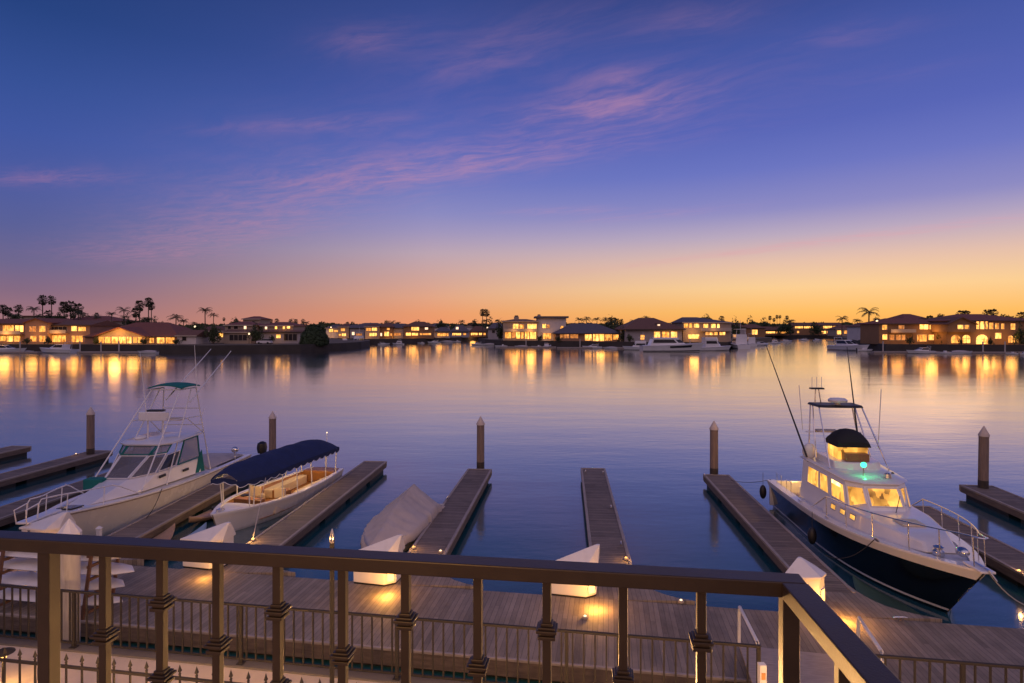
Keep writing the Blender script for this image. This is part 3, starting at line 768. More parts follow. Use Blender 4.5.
MB().bar((XF + .03, .1, 1.62), (XF - .22, .35, 2.1), .015, .015).build('wiper', M['black'], bR)
MB().panel(sideS, .72, .9, .80, .90, .018, .006).build('cabin_lamp', M['cabinhot'], bR)
tqS = [trk[0][0], trk[1][0], trk[1][3], trk[0][3]]; tqP = [trk[1][1], trk[0][1], trk[0][2], trk[1][2]]
for u in (.32, .60, .88):
    for q, uu in ((tqS, u), (tqP, 1 - u)):
        window(q, uu - .07, uu + .07, .55, .8, 'cabinlit', 'steel', 'porthole', .02)
# aft wing and cockpit light
MB().cbox((XA - .02, 0, 2.25), (.03, .5, .1)).build('cockpit_lamp', M['lamp'], bR)
lamp('cockpit_glow', (1.7, .1, 2.0), 110, (1, .55, .1), .1, bR)
# flying bridge
MB().loft([[(2.75, -.8, 2.4), (4.1, -.72, 2.38), (4.3, -.4, 2.37), (4.3, .4, 2.37), (4.1, .72, 2.38), (2.75, .8, 2.4)],
           [(2.75, -.8, 2.74), (4.0, -.72, 2.70), (4.2, -.4, 2.69), (4.2, .4, 2.69), (4.0, .72, 2.70), (2.75, .8, 2.74)]]).build('bridge_coaming', M['gelwhite'], bR, True, bevel=.03)
MB().box(3.8, 4.1, -.36, .36, 2.70, 2.95).build('helm_console', M['teak'], bR, bevel=.02)
MB().loft([[(2.95, -.46, 2.71), (3.78, -.46, 2.71), (3.78, .46, 2.71), (2.95, .46, 2.71)], [(2.95, -.45, 3.3), (3.76, -.45, 3.3), (3.76, .45, 3.3), (2.95, .45, 3.3)]]).build('bridge_curtain', M['cabinlit'], bR)
rows = []
for i in range(9):
    u = i / 8; x = 2.85 + 1.0 * u; hgt_ = .14 + .36 * (1 - abs(2 * u - 1) ** 2.4)
    rows.append([(x, .53 * cos(a), 3.15 + hgt_ * (max(0, sin(a)) ** .75) - (.0 if 0 < j < 8 else .04)) for j, a in enumerate([PI * j / 8 for j in range(9)])])
bm_ = MB().grid(rows); bm_.add(rows[0], [tuple(range(9))]); bm_.add(rows[-1], [tuple(range(9))])
bm_.build('bridge_canvas', M['blackcanvas'], bR, True)
dome = MB().sphere((2.75, -.98, 2.76), .27, 16, 10, .6, .9, 1.); dome.build('satellite_dome', M['gelwhite'], bR, True)
MB().lathe([(.08, 2.4), (.08, 2.6)], (2.75, -.98, 0), 10).build('dome_mount', M['black'], bR, True)
# hard top on a tubular tower
MB().loft([[(x, y, 4.28) for x, y in ((2.0, -.78), (2.9, -.74), (3.0, -.46), (3.0, .46), (2.9, .74), (2.0, .78))], [(x, y, 4.36) for x, y in ((2.03, -.74), (2.85, -.70), (2.93, -.44), (2.93, .44), (2.85, .70), (2.03, .74))]]).build('hard_top', M['black'], bR, bevel=.02)
for s in (-1, 1):
    for (x0, z0, x1) in ((2.45, 2.42, 2.1), (3.1, 2.6, 2.3), (4.2, 2.5, 2.85)):
        MB().tube((x0, s * .9, z0), (x1, s * .70, 4.28), .024).build('tower_leg', M['steel'], bR, True)
MB().tube((2.3, -.93, 3.35), (2.3, .93, 3.35), .018).build('tower_bar', M['steel'], bR, True)
MB().box(2.15, 2.6, -.62, .1, 3.38, 3.43).build('bridge_seat', M['cushion'], bR)
MB().lathe([(.1, 4.36), (.1, 4.43), (.29, 4.46), (.31, 4.53), (.24, 4.59), (.05, 4.61)], (2.75, -.05, 0), 18).build('radar', M['gelwhite'], bR, True)
am = MB(); am.tube((2.3, -.62, 4.36), (2.3, -.6, 4.85), .02); am.tube((2.3, -.42, 4.36), (2.3, -.5, 4.85), .02); am.build('light_mast', M['steel'], bR, True)
MB().box(2.2, 2.4, -.78, -.34, 4.85, 4.9).build('mast_bar', M['black'], bR)
for y in (-.72, -.56, -.4): MB().tube((2.3, y, 4.9), (2.3, y, 5.28), .009, 6).build('mast_antenna', M['tubewhite'], bR, True)
MB().tube((2.2, -1.0, 3.4), (2.0, -1.05, 4.95), .012, 6).build('whip_antenna', M['tubewhite'], bR, True)
MB().tube((3.3, 1.0, 3.0), (3.2, 1.15, 4.95), .014, 6).build('whip_antenna', M['tubewhite'], bR, True)
def local(o, p):
    c, s = cos(-o.rotation_euler[2]), sin(-o.rotation_euler[2]); x, y = p[0] - o.location.x, p[1] - o.location.y
    return Vector((x * c - y * s, x * s + y * c, p[2]))
for (p0, p1) in (((9.98, 20.3, fz(457, 20.3)), (fx(766, 22.6), 22.6, fz(345, 22.6))), ((fx(860, 20.4), 20.4, fz(455, 20.4)), (fx(847, 22.2), 22.2, fz(347, 22.2)))):
    MB().path([local(bR, p0), local(bR, p1)], .034, 8, .012).build('outrigger', M['black'], bR, True)
# green side light and horn
MB().tube((4.9, -.2, 2.4), (4.9, -.2, 2.74), .02).build('light_stem', M['steel'], bR)
MB().sphere((4.9, -.2, 2.78), .085, 10, 8).build('side_light', M['lampgreen'], bR, True)
lamp('side_light_glow', (5.1, -.25, 2.8), 5, (.04, 1, .3), .03, bR)
MB().sphere((4.6, .8, 2.46), .05, 10, 8).build('side_light', M['black'], bR, True)
MB().lathe([(.07, 2.42), (.11, 2.48), (.09, 2.6), (.02, 2.63)], (5.2, .35, 0), 12).build('search_light', M['steel'], bR, True)
# bow rail
for s in (-1, 1):
    pts = []
    for i in range(17):
        t_ = .40 + .575 * i / 16
        a = P(t_, 1, 1); pts.append((a[0] + .05, s * max(.12, a[1] - .12), a[2] + .08 + .58 * min(1, i / 3) + .12 * (i / 16)))
    MB().path(pts, .016, 6).build('bow_rail', M['steel'], bR, True)
    for i in (3, 6, 9, 12, 14, 16):
        a = pts[i]; MB().tube((a[0] + .06, a[1], a[2] - .70 - .05), a, .013, 6).build('stanchion', M['steel'], bR, True)
a = P(.975, 1, 1); zb = a[2] + .78
MB().path([(a[0] + .05, .12, zb), (a[0] + .22, .1, zb + .02), (a[0] + .28, 0, zb + .02), (a[0] + .22, -.1, zb + .02), (a[0] + .05, -.12, zb)], .016, 6).build('pulpit_rail', M['steel'], bR, True)
MB().box(L - .5, L + .14, -.16, .16, sh(1) + .03, sh(1) + .09).build('bow_pulpit', M['gelwhite'], bR, bevel=.02)
MB().path([(L - .3, 0, sh(1) + .13), (L + .15, 0, sh(1) + .12), (L + .24, .1, sh(1) - .08)], .022, 6).build('anchor', M['steel'], bR, True)
MB().lathe([(.13, 0), (.13, .1), (.08, .14), (.12, .2), (.05, .24)], (8.75, -.25, 1.46), 14).build('windlass', M['steel'], bR, True)
MB().sphere((8.95, .18, 1.62), .15, 14, 8, 1.2, .9, .8).build('anchor_buoy', M['steel'], bR, True)
for (x, y) in ((7.6, -1.12), (5.3, -1.45), (3.2, -1.47)): MB().box(x - .1, x + .1, y - .02, y + .02, sh(x / L) + .05, sh(x / L) + .11).build('deck_cleat', M['steel'], bR)
for x in (.9, 1.9): MB().path([(x - .25, -1.36, 1.07), (x - .25, -1.36, 1.5), (x + .2, -1.36, 1.5), (x + .2, -1.36, 1.07)], .013, 6).build('cockpit_rail', M['steel'], bR, True)
def world(o, p):
    c, s = cos(o.rotation_euler[2]), sin(o.rotation_euler[2]); return Vector((o.location.x + p[0] * c - p[1] * s, o.location.y + p[0] * s + p[1] * c, p[2]))
def fender(label, o, p, h=.55):
    q = world(o, p); g = thing('fender', label, 'fender', (q.x, q.y, q.z), 0, 'black fenders')
    MB().sphere((0, 0, 0), .13, 12, 8, 1, 1, 2.1).build('bulb', M['rubber'], g, True)
    MB().tube((0, 0, .24), (0, 0, h + .2), .008, 5).build('cord', M['darkrope'], g)
fender('black fender hanging at the stern corner of the dark hulled boat', bR, (.15, -1.72, .62))
fender('black fender hanging halfway along the side of the dark hulled boat', bR, (4.9, -1.72, .55))
def rope(label, pts, m='darkrope', r=.012, sag=.0):
    P_ = [Vector(p) for p in pts]
    if len(P_) == 2 and sag:
        a, b_ = P_; P_ = [a.lerp(b_, i / 10) - V(0, 0, sag * 4 * (i / 10) * (1 - i / 10)) for i in range(11)]
    o = MB().path(P_, r, 5).build('mooring_line', M[m], None, True)
    tag(o, label, 'rope')
rope('dark line running from the side of the dark hulled boat down to the finger', [world(bR, (7.55, -1.16, 1.38)), (9.0, 17.2, DZ + .03)], sag=.25)
rope('pale line from the bow of the dark hulled boat to the finger beside it', [world(bR, (L - .1, .14, sh(1))), (12.75, 14.1, .5)], 'rope', .014, .35)
rope('thin line from the stern of the dark hulled boat to the finger end', [world(bR, (.1, -1.4, 1.1)), (9.35, 25.6, DZ + .05)], 'darkrope', .01, .1)

# ---- teal trimmed sport fisher
st = Vector((-13.95, 29.2, 0)); bo = Vector((-14.1, 17.75, 0)); dv = bo - st
bL = thing('sport_boat', 'white sport boat with teal canvas trim and a tubular tuna tower, bow towards the rail', 'sport boat', st, math.atan2(dv.y, dv.x))
L = dv.length
hb = lambda t: 1.26 + .1 * min(t, .4) if t < .42 else max(.03, 1.3 * (1 - ((t - .42) / .58) ** 2.6))
sh = lambda t: .82 + .5 * t ** 1.8
P, K = surf_hull(L, hb, sh, wl=.86, rake=1.5, flare=1.6)
hull_mesh(P, K).build('hull', M['hullwhite'], bL, True, ang=60)
strip(P, .95, 1., .018).build('rub_rail', M['rim'], bL, True)
gunwale(P, .18, .05).build('gunwale', M['gelwhite'], bL, True)
deckmesh(P, .24, .995, -.01, crown=.1).build('deck', M['gelwhite'], bL, True)
MB().box(.1, 2.76, -1.02, 1.02, .3, .36).build('cockpit_floor', M['deckwhite'], bL)
for s in (-1, 1): MB().box(.1, 2.78, s * 1.06 - .02, s * 1.06 + .02, .36, .86).build('cockpit_side', M['gelwhite'], bL)
MB().box(.02, .12, -1.22, 1.22, .1, .86).build('transom', M['gelwhite'], bL, bevel=.02)
# cabin sides and top
lo = [(4.2, -1.06, 1.0), (8.0, -.86, 1.16), (9.7, -.36, 1.24), (9.7, .36, 1.24), (8.0, .86, 1.16), (4.2, 1.06, 1.0)]
sill = [(4.2, -1.02, 1.62), (7.0, -.86, 1.62), (7.9, -.42, 1.62), (7.9, .42, 1.62), (7.0, .86, 1.62), (4.2, 1.02, 1.62)]
hi = [(4.3, -.96, 2.58), (6.05, -.93, 2.55), (6.35, -.58, 2.54), (6.35, .58, 2.54), (6.05, .93, 2.55), (4.3, .96, 2.58)]
MB().loft([lo, sill]).build('cabin_base', M['gelwhite'], bL, True, bevel=.03)
def glassq(q, name, m, fm=None, u=(.03, .97), v=(.04, .96), fw=.05):
    wn = MB().panel(q, u[0], u[1], v[0], v[1], .0, .008).build(name, M[m], bL)
    if fm: MB().frame(q, u[0], u[1], v[0], v[1], fw, .006, .03).build('frame', M[fm], wn)
    return wn
qs = [(sill[i], sill[i + 1], hi[i + 1], hi[i]) for i in range(5)]
for i in (1, 2, 3): 
    glassq(qs[i], 'windshield', 'tintglass', 'gelwhite', v=(.02, .66), fw=.035)
    glassq(qs[i], 'enclosure_panel', 'smoke', 'tealcanvas', v=(.70, .97), fw=.035)
for i in (0, 4):
    glassq(qs[i], 'side_curtain', 'smoke', 'tealcanvas', u=(.02, .55) if i == 0 else (.45, .98), fw=.05)
    glassq(qs[i], 'side_window', 'darkglass', 'gelwhite', u=(.6, .97) if i == 0 else (.03, .4), v=(.05, .6), fw=.04)
for s in (-1, 1): MB().loft([[(3.9, s * 1.05, 1.0), (4.6, s * 1.05, 1.05), (4.6, s * 1.02, 1.05), (3.9, s * 1.02, 1.0)], [(4.1, s * 1.04, 1.9), (4.3, s * 1.04, 1.7), (4.3, s * 1.01, 1.7), (4.1, s * 1.01, 1.9)]]).build('curtain_skirt', M['tealcanvas'], bL)
rr = [(x * 1.0, y * 1.08, z) for x, y, z in hi]
MB().loft([[(x + (.12 if x > 5.5 else -.25), y, z + .0) for x, y, z in rr], [(x + (.14 if x > 5.5 else -.27), y, z + .05) for x, y, z in rr], [(x * .95 + .27, y * .9, z + .12) for x, y, z in rr]]).build('hard_top', M['gelwhite'], bL, True)
MB().sphere((5.75, -.5, 2.72), .2, 14, 8, 1.3, 1, .4).build('radar_dome', M['gelwhite'], bL, True)
for s in (-1, 1):
    for x, y, z in ((5.3, 1.035, 1.36), (6.7, .94, 1.46)): MB().cbox((x, s * y, z), (.36, .05, .09)).build('vent', M['black'], bL)
# foredeck
q0 = [(x, y, sh(x / L) + .09) for x, y in ((9.85, -.28), (9.85, .28), (10.35, .24), (10.35, -.24))]
MB().slab(q0, .03).build('deck_hatch', M['darkglass'], bL)
MB().box(7.75, 8.15, -1.02, -.34, 1.30, 1.68).build('canvas_box', M['tealcanvas'], bL, bevel=.03)
MB().box(L - .8, L + .5, -.19, .19, sh(1) + .02, sh(1) + .09).build('bow_pulpit', M['gelwhite'], bL, bevel=.03)
for s in (-1, 1):
    pts = []
    for i in range(13):
        t_ = .70 + .29 * i / 12; a = P(t_, 1, 1)
        pts.append((a[0] + .1, s * max(.17, a[1] - .1), a[2] + .06 + .56 * min(1, (i + .3) / 4)))
    e = pts[-1]
    MB().path(pts + [(e[0] + .1, s * .17, e[2] - .1), (e[0] + .15, s * .17, sh(1) + .1)], .02, 6).build('bow_rail', M['tubewhite'], bL, True)
    for i in (5, 9): MB().tube(pts[i], (pts[i][0] + .05, pts[i][1], pts[i][2] - .56), .015, 6).build('stanchion', M['tubewhite'], bL, True)
    MB().path([(L + .1, s * .17, sh(1) + .52), (L + .55, s * .17, sh(1) + .45), (L + .5, s * .15, sh(1) + .08)], .018, 6).build('pulpit_rail', M['tubewhite'], bL, True)
MB().cbox((L - 1.25, -.1, sh(.9) + .1), (.14, .08, .08)).build('bow_bitt', M['steel'], bL)
MB().box(5.2, 5.5, -.55, .55, 1.0, 1.85).build('helm_seat_back', M['cushion'], bL, bevel=.05)
MB().box(6.7, 7.3, -.6, .6, 1.1, 1.66).build('dashboard', M['gelwhite'], bL, bevel=.04)
# tuna tower
tops = {}
for s in (-1, 1):
    T0, T1 = Vector((4.9, s * .58, 4.5)), Vector((3.9, s * .68, 4.5))
    B0, B1 = Vector((8.0, s * .98, 1.25)), Vector((3.5, s * 1.08, .95))
    B2 = Vector((6.6, s * 1.04, 1.1))
    for a_, b_ in ((B0, T0), (B2, T1.lerp(T0, .3)), (B1, T1)):
        MB().tube(a_, b_, .025, 8).build('tower_leg', M['tubewhite'], bL, True)
    MB().tube(T0, T1, .028).build('tower_side_bar', M['tubewhite'], bL, True)
    MB().tube(B0.lerp(T0, .66), B1.lerp(T1, .66), .022).build('tower_side_bar', M['tubewhite'], bL, True)
    MB().tube(B1.lerp(T1, .45), B2.lerp(T1, .66), .02).build('tower_brace', M['tubewhite'], bL, True)
    MB().tube(B1.lerp(T1, .5), B2.lerp(T1, .4), .02).build('tower_brace', M['tubewhite'], bL, True)
for k in (.55, .75): MB().tube((3.5 + .4 * k, -1.08 + .4 * k, .95 + 3.55 * k), (3.5 + .4 * k, 1.08 - .4 * k, .95 + 3.55 * k), .02).build('tower_rung', M['tubewhite'], bL, True)
MB().tube((4.9, -.58, 4.5), (4.9, .58, 4.5), .025).build('tower_rung', M['tubewhite'], bL, True)
rows = [[(3.75 + 1.25 * i / 6, .78 * u * (1 - .12 * (i / 6)), 4.58 + .12 * (1 - u * u) + .05 * sin(PI * i / 6)) for u in (-1, -.66, -.33, 0, .33, .66, 1)] for i in range(7)]
rings = [r + [(x, y, z - .04) for x, y, z in reversed(r)] for r in rows]
MB().loft(rings).build('tower_canvas', M['tealcanvas'], bL, True)
MB().box(5.5, 5.75, -.60, .5, 3.36, 3.72).build('upper_helm', M['gelwhite'], bL, bevel=.04)
MB().box(5.4, 5.7, -.35, .3, 3.72, 3.78).build('instrument_hood', M['black'], bL, bevel=.02)
MB().tube((5.6, -.3, 2.66), (5.6, -.3, 3.36), .03).build('helm_post', M['tubewhite'], bL, True)
MB().tube((5.6, .3, 2.66), (5.6, .3, 3.36), .03).build('helm_post', M['tubewhite'], bL, True)
MB().box(4.2, 4.6, -.4, .4, 3.2, 3.28).build('helm_seat', M['cushion'], bL)
for (pa, pb, r0) in (((fx(166, 24.2), 24.2, fz(400, 24.2)), (fx(211, 28), 28, fz(349, 28)), .03), ((fx(190, 24.4), 24.4, fz(402, 24.4)), (fx(231, 28), 28, fz(351, 28)), .03)):
    MB().path([local(bL, pa), local(bL, pb)], r0, 6, .014).build('outrigger', M['tubewhite'], bL, True)
for (pa, pb) in (((fx(147, 23), 23, fz(421, 23)), (fx(140, 23.4), 23.4, fz(352, 23.4))), ((fx(197, 25), 25, fz(388, 25)), (fx(194.5, 25.2), 25.2, fz(345, 25.2))), ((fx(199, 25.2), 25.2, fz(424, 25.2)), (fx(204.5, 25.6), 25.6, fz(408, 25.6)))):
    MB().path([local(bL, pa), local(bL, pb)], .016, 6, .008).build('whip_antenna', M['tubewhite'], bL, True)
MB().loft([[(.2, -.98, .9), (3.4, -.98, .95), (3.4, .98, .95), (.2, .98, .9)], [(.4, -.6, 1.0), (3.3, -.6, 1.2), (3.3, .6, 1.2), (.4, .6, 1.0)]]).build('cockpit_cover', M['greycover'], bL, True)
MB().sphere(local(bL, (fx(235, 28), 28, 1.32)), .16, 12, 8, 1, 1, .9).build('reel', M['steel'], bL, True)
MB().tube(local(bL, (fx(235, 28), 28, .9)), local(bL, (fx(235, 28), 28, 1.25)), .03).build('reel_post', M['steel'], bL, True)
ob_ = local(bL, (fx(262, 29.6), 29.6, 0))
MB().loft([[(ob_.x + .22 * cos(a), ob_.y + .2 * sin(a), .85) for a in [k * PI / 5 for k in range(10)]], [(ob_.x + .3 * cos(a), ob_.y + .24 * sin(a), 1.1) for a in [k * PI / 5 for k in range(10)]],
           [(ob_.x + .26 * cos(a), ob_.y + .2 * sin(a), 1.32) for a in [k * PI / 5 for k in range(10)]], [(ob_.x + .1 * cos(a), ob_.y + .08 * sin(a), 1.4) for a in [k * PI / 5 for k in range(10)]]]).build('outboard_cowl', M['black'], bL, True)
MB().cbox((ob_.x, ob_.y, .4), (.16, .14, .95)).build('outboard_leg', M['black'], bL)
MB().box(-.32, .05, ob_.y - .35, min(1.2, ob_.y + .3), .38, .52).build('motor_bracket', M['gelwhite'], bL)

rope('dark mooring line from the side of the teal trimmed boat to the finger beside it', [world(bL, (7.2, 1.22, 1.12)), (-12.55, 20.6, DZ + .03)], 'darkrope', .014, .12)
rope('pale mooring line from the stern of the teal trimmed boat to the finger beside it', [world(bL, (1.2, 1.28, .92)), (-12.3, 26.6, DZ + .03)], 'rope', .014, .1)
# ---- electric launch with the blue canopy
st = Vector((-8.35, 27.1, 0)); bo = Vector((-9.95, 19.9, 0)); dv = bo - st
bD = thing('electric_launch', 'cream electric launch with a scalloped navy blue canopy, warmly lit inside', 'launch', st, math.atan2(dv.y, dv.x))
L = dv.length
hb = lambda t: .80 + .30 * sin(PI * min(t, .5)) if t < .5 else max(.03, 1.10 * (1 - ((t - .5) / .5) ** 2.3))
sh = lambda t: .62 + .25 * max(0, t - .25) ** 1.3 + .05 * (1 - t) ** 3
P, K = surf_hull(L, hb, sh, wl=.84, rake=.35, flare=1.2)
hull_mesh(P, K).build('hull', M['hullwhite'], bD, True, ang=60)
strip(P, .9, 1., .03).build('rub_rail', M['gelwhite'], bD, True)
gunwale(P, .14, .04).build('coaming', M['gelwhite'], bD, True)
deckmesh(P, .80, .995, .0, crown=.05).build('foredeck', M['gelwhite'], bD, True)
deckmesh(P, .0, .06, .0, 4).build('aft_deck', M['teak'], bD, True)
rows = [[(L * t_, hb(t_) * u * .86, .2) for u in (-1, 0, 1)] for t_ in [.03 + .75 * i / 12 for i in range(13)]]
MB().grid(rows).build('floor', M['teak'], bD)
for s in (-1, 1):
    rows = [[(L * t_, s * (hb(t_) - .1), sh(t_)), (L * t_, s * max(.05, hb(t_) * .84 - .14), .2)] for t_ in [.04 + .76 * i / 16 for i in range(17)]]
    MB().grid(rows).build('inner_lining', M['teak'], bD, True)
    bx_ = [(L * .12, L * .46), (L * .52, L * .70)]
    for x0, x1 in bx_:
        y0 = hb(.3) * .84
        MB().box(x0, x1, y0 - .42 if s > 0 else -y0, y0 if s > 0 else -y0 + .42, .2, .56).build('bench', M['cushion'], bD, bevel=.04)
MB().box(L * .05, L * .10, -.75, .75, .2, .72).build('stern_seat', M['teak'], bD, bevel=.03)
MB().box(L * .72, L * .76, -.55, .55, .2, .82).build('dashboard', M['teak'], bD, bevel=.02)
MB().box(L * .44, L * .50, -.28, .28, .2, .62).build('console_table', M['teak'], bD, bevel=.02)
MB().lathe([(.15, .0), (.155, .015), (.15, .03)], (0, 0, 0), 16).build('steering_wheel', M['black'], bD, True).location = (L * .70, -.4, .82)
MB().box(L * .585, L * .60, .30, .75, .56, .95).build('seat_back', M['cushion'], bD, bevel=.03)
MB().box(L * .585, L * .60, -.75, -.30, .56, .95).build('seat_back', M['cushion'], bD, bevel=.03)
CX0, CX1 = .55, 6.75
chw = lambda u: 1.02 * (1 - .12 * abs(2 * u - 1) ** 3) * (1 - .38 * max(0, (u - .8) / .2) ** 2)
rows = []
for i in range(25):
    u = i / 24; x = CX0 + (CX1 - CX0) * u; h_ = chw(u)
    edge = 1.72 + .06 * sin(PI * u); top = 2.17 + .06 * sin(PI * u) - .18 * max(0, (abs(2 * u - 1) - .8) / .2) ** 2
    bow_ = .022 * cos(u * PI * 12) + .012 * noise.noise(V(u * 9, 0, 1.))
    rows.append([(x, h_ * v_, edge + (top - edge) * (1 - abs(v_) ** 2.1) + bow_ * (1 - abs(v_))) for v_ in [-1 + j / 6 for j in range(13)]])
MB().grid(rows).build('canopy', M['navycanvas'], bD, True)
val = MB()
NS = 120
def rim(u):
    per = [(u_, s) for u_, s in ()]
edge_pts = []
for i in range(NS + 1):
    u = i / NS; edge_pts.append((CX0 + (CX1 - CX0) * u, chw(u), 1.74 + .06 * sin(PI * u)))
edge_all = edge_pts + [(CX1, chw(1) * (1 - 2 * k / 20), 1.74 + .1 * sin(PI * k / 20)) for k in range(1, 20)] + [(x, -y, z) for x, y, z in reversed(edge_pts)] + [(CX0, -chw(0) * (1 - 2 * k / 20), 1.74 + .1 * sin(PI * k / 20)) for k in range(1, 20)]
acc = 0; top_r = []; bot_r = []
for i, p in enumerate(edge_all):
    if i: acc += (Vector(p) - Vector(edge_all[i - 1])).length
    dp = .10 + .075 * abs(sin(acc / .46 * PI))
    k = 1.012
    top_r.append((p[0], p[1] * k, p[2] + .03)); bot_r.append((p[0], p[1] * k, p[2] - dp))
n = len(edge_all)
val.add(top_r + bot_r, [(i, (i + 1) % n, n + (i + 1) % n, n + i) for i in range(n)])
val.build('valance', M['navycanvas'], bD, True)
trm = MB(); trm.path(bot_r + [bot_r[0]], .012, 4); trm.build('valance_trim', M['gelwhite'], bD)
for t_ in (.10, .24, .40, .54, .66, .82, .84):
    for s in (-1, 1):
        x = L * t_; y = s * (hb(t_) - .07) if t_ < .8 else s * (hb(t_) - .1)
        u = min(1, max(0, (x - CX0) / (CX1 - CX0)))
        MB().tube((x, y, sh(t_)), (x + (.06 if t_ == .84 else 0), s * min(abs(y) + .05, chw(u) - .05), 1.76), .021, 8).build('canopy_pole', M['tubewhite'], bD, True)
MB().tube((.05, 0, .65), (.02, .0, 2.25), .012, 6).build('stern_light_staff', M['tubewhite'], bD, True)
MB().sphere((.02, 0, 2.28), .03, 8, 6).build('stern_light', M['lampwhite'], bD, True)
for x, pw in ((1.6, 42), (3.6, 42), (5.2, 36)): lamp('launch_lamp', (x, 0, 1.62), pw, (1, .58, .22), .08, bD)
for x in (1.6, 3.6, 5.4): MB().lathe([(.09, 0), (.09, .03), (.05, .05)], (x, 0, 1.86), 12).build('canopy_lamp', M['lampsoft'], bD, True)
MB().box(L * .93, L * .96, -.09, .09, sh(.95) + .05, sh(.95) + .11).build('bow_cleat', M['steel'], bD)
rope('thin pale line from the front of the blue canopy down to the bright dock light', [world(bD, (5.9, .98, 1.72)), (*gp(253, 541, DZ), DZ + .1)], 'rope', .012)

# ---- covered boat
st = Vector((-3.32, 22.3, 0)); bo = Vector((-4.15, 17.35, 0)); dv = bo - st
bC = thing('covered_boat', 'small boat hidden under a grey cover that peaks like a tent', 'covered boat', st, math.atan2(dv.y, dv.x))
L = dv.length
hb = lambda t: .84 if t < .45 else max(.03, .86 * (1 - ((t - .45) / .55) ** 2.6))
sh = lambda t: .5 + .16 * t
P, K = surf_hull(L, hb, sh, wl=.85, rake=.5)
hull_mesh(P, K, n=18).build('hull', M['gelwhite'], bC, True, ang=60)
rows = []
ridge = [(0., .62), (.08, .98), (.17, 1.42), (.22, 1.47), (.27, 1.42), (.42, 1.3), (.54, 1.26), (.6, 1.18), (.8, .88), (.94, .72), (1., .66)]
def rz(t_):
    for (a0, z0), (a1, z1) in zip(ridge, ridge[1:]):
        if t_ <= a1: return z0 + (z1 - z0) * (t_ - a0) / (a1 - a0)
    return ridge[-1][1]
NR, NC = 44, 28
for i in range(NR + 1):
    t_ = i / NR; row = []
    h_ = hb(t_) + .06; x = L * t_ + (.05 if t_ > .97 else 0)
    for j in range(NC + 1):
        v_ = -1 + 2 * j / NC
        zt = rz(t_); ze = .32 + .05 * t_
        prof = (1 - abs(v_) ** 1.35) if abs(v_) < .86 else (1 - .86 ** 1.35) * (1 - (abs(v_) - .86) / .14)
        zz_ = ze + (zt - ze) * (1 - .74 * abs(v_) ** .95) if abs(v_) < .88 else ze + (zt - ze) * (1 - .74 * .88 ** .95) * (1 - (abs(v_) - .88) / .12)
        fold = noise.noise(V(x * 5.5 + v_ * 1.2, v_ * 1.1, 3.)) * .07 + noise.noise(V(x * 11 + 2 * v_, v_ * 1.5, 7.)) * .035
        k = min(1, abs(v_) * 1.6)
        row.append((x + fold * .4, h_ * min(1, abs(v_) / .88) * (1 if v_ > 0 else -1) + (fold * k if v_ > 0 else -fold * k), zz_ + fold * (1 - k) * .6))
    rows.append(row)
cv_ = MB().grid(rows); cv_.add(rows[0], [tuple(range(NC + 1))]); cv_.add(rows[-1], [tuple(range(NC + 1))])
cv_.build('cover', M['greycover'], bC, True, ang=70)
MB().path([rows[i][0] for i in range(0, NR + 1)], .015, 5).build('cover_hem', M['darkrope'], bC)
MB().path([rows[i][NC] for i in range(0, NR + 1)], .015, 5).build('cover_hem', M['darkrope'], bC)

# ------------------------------------------------------------------ balcony railing
RD = .58; RZ = EYE - RD
def inv(px): return 1 / (.5917 + .000159 * px)
ry = lambda px: inv(px) * (1.0)
cA = Vector((fx(-60, inv(-60)), inv(-60), 0)); cB = Vector((fx(790, inv(790)), inv(790), 0))
ux = (cB - cA).normalized(); nx = V(-ux.y, ux.x, 0)
brl = thing('balcony_railing', 'dark bronze balcony railing with square balusters and stepped collars', 'railing', (cA.x, cA.y, RZ - 1.07), math.atan2(ux.y, ux.x))
LR = (cB - cA).length
HW = .029
MB().box(0, LR + HW, -HW, HW, 1.07 - .036, 1.07).build('top_rail', M['bronze'], brl, bevel=.003)
MB().box(0, LR, -.018, .018, .08, .11).build('bottom_rail', M['bronze'], brl)
def loc_a(px): 
    p = Vector((fx(px, inv(px)), inv(px), 0)); return (p - cA).dot(ux)
for px in (49, 789):
    q = loc_a(px); w_ = .0185
    MB().box(q - w_, q + w_, -w_, w_, 0, 1.0335).build('post', M['bronze'], brl, bevel=.002)
def collar(par, q, z, y=0.):
    c = MB()
    for (r, z0, z1) in ((.017, -.012, -.004), (.0255, -.0038, .003), (.0205, .0032, .009), (.0145, .0092, .017)): c.box(q - r, q + r, y - r, y + r, z + z0, z + z1)
    c.box(q - .0215, q + .0215, y - .0215, y + .0215, z - .021, z - .0122)
    return c.build('collar', M['bronze'], par, bevel=.0015)
for k, px in enumerate((105, 162, 218, 278, 343, 406, 478, 547, 623, 701)):
    q = loc_a(px); w_ = .0105
    bl = MB().box(q - w_, q + w_, -w_, w_, .11, 1.0335).build('baluster', M['bronze'], brl, bevel=.0015)
    for dz in ((.838 - .58,) if k % 2 == 0 else (.737 - .58, .937 - .58)): collar(bl, q, 1.07 - dz)
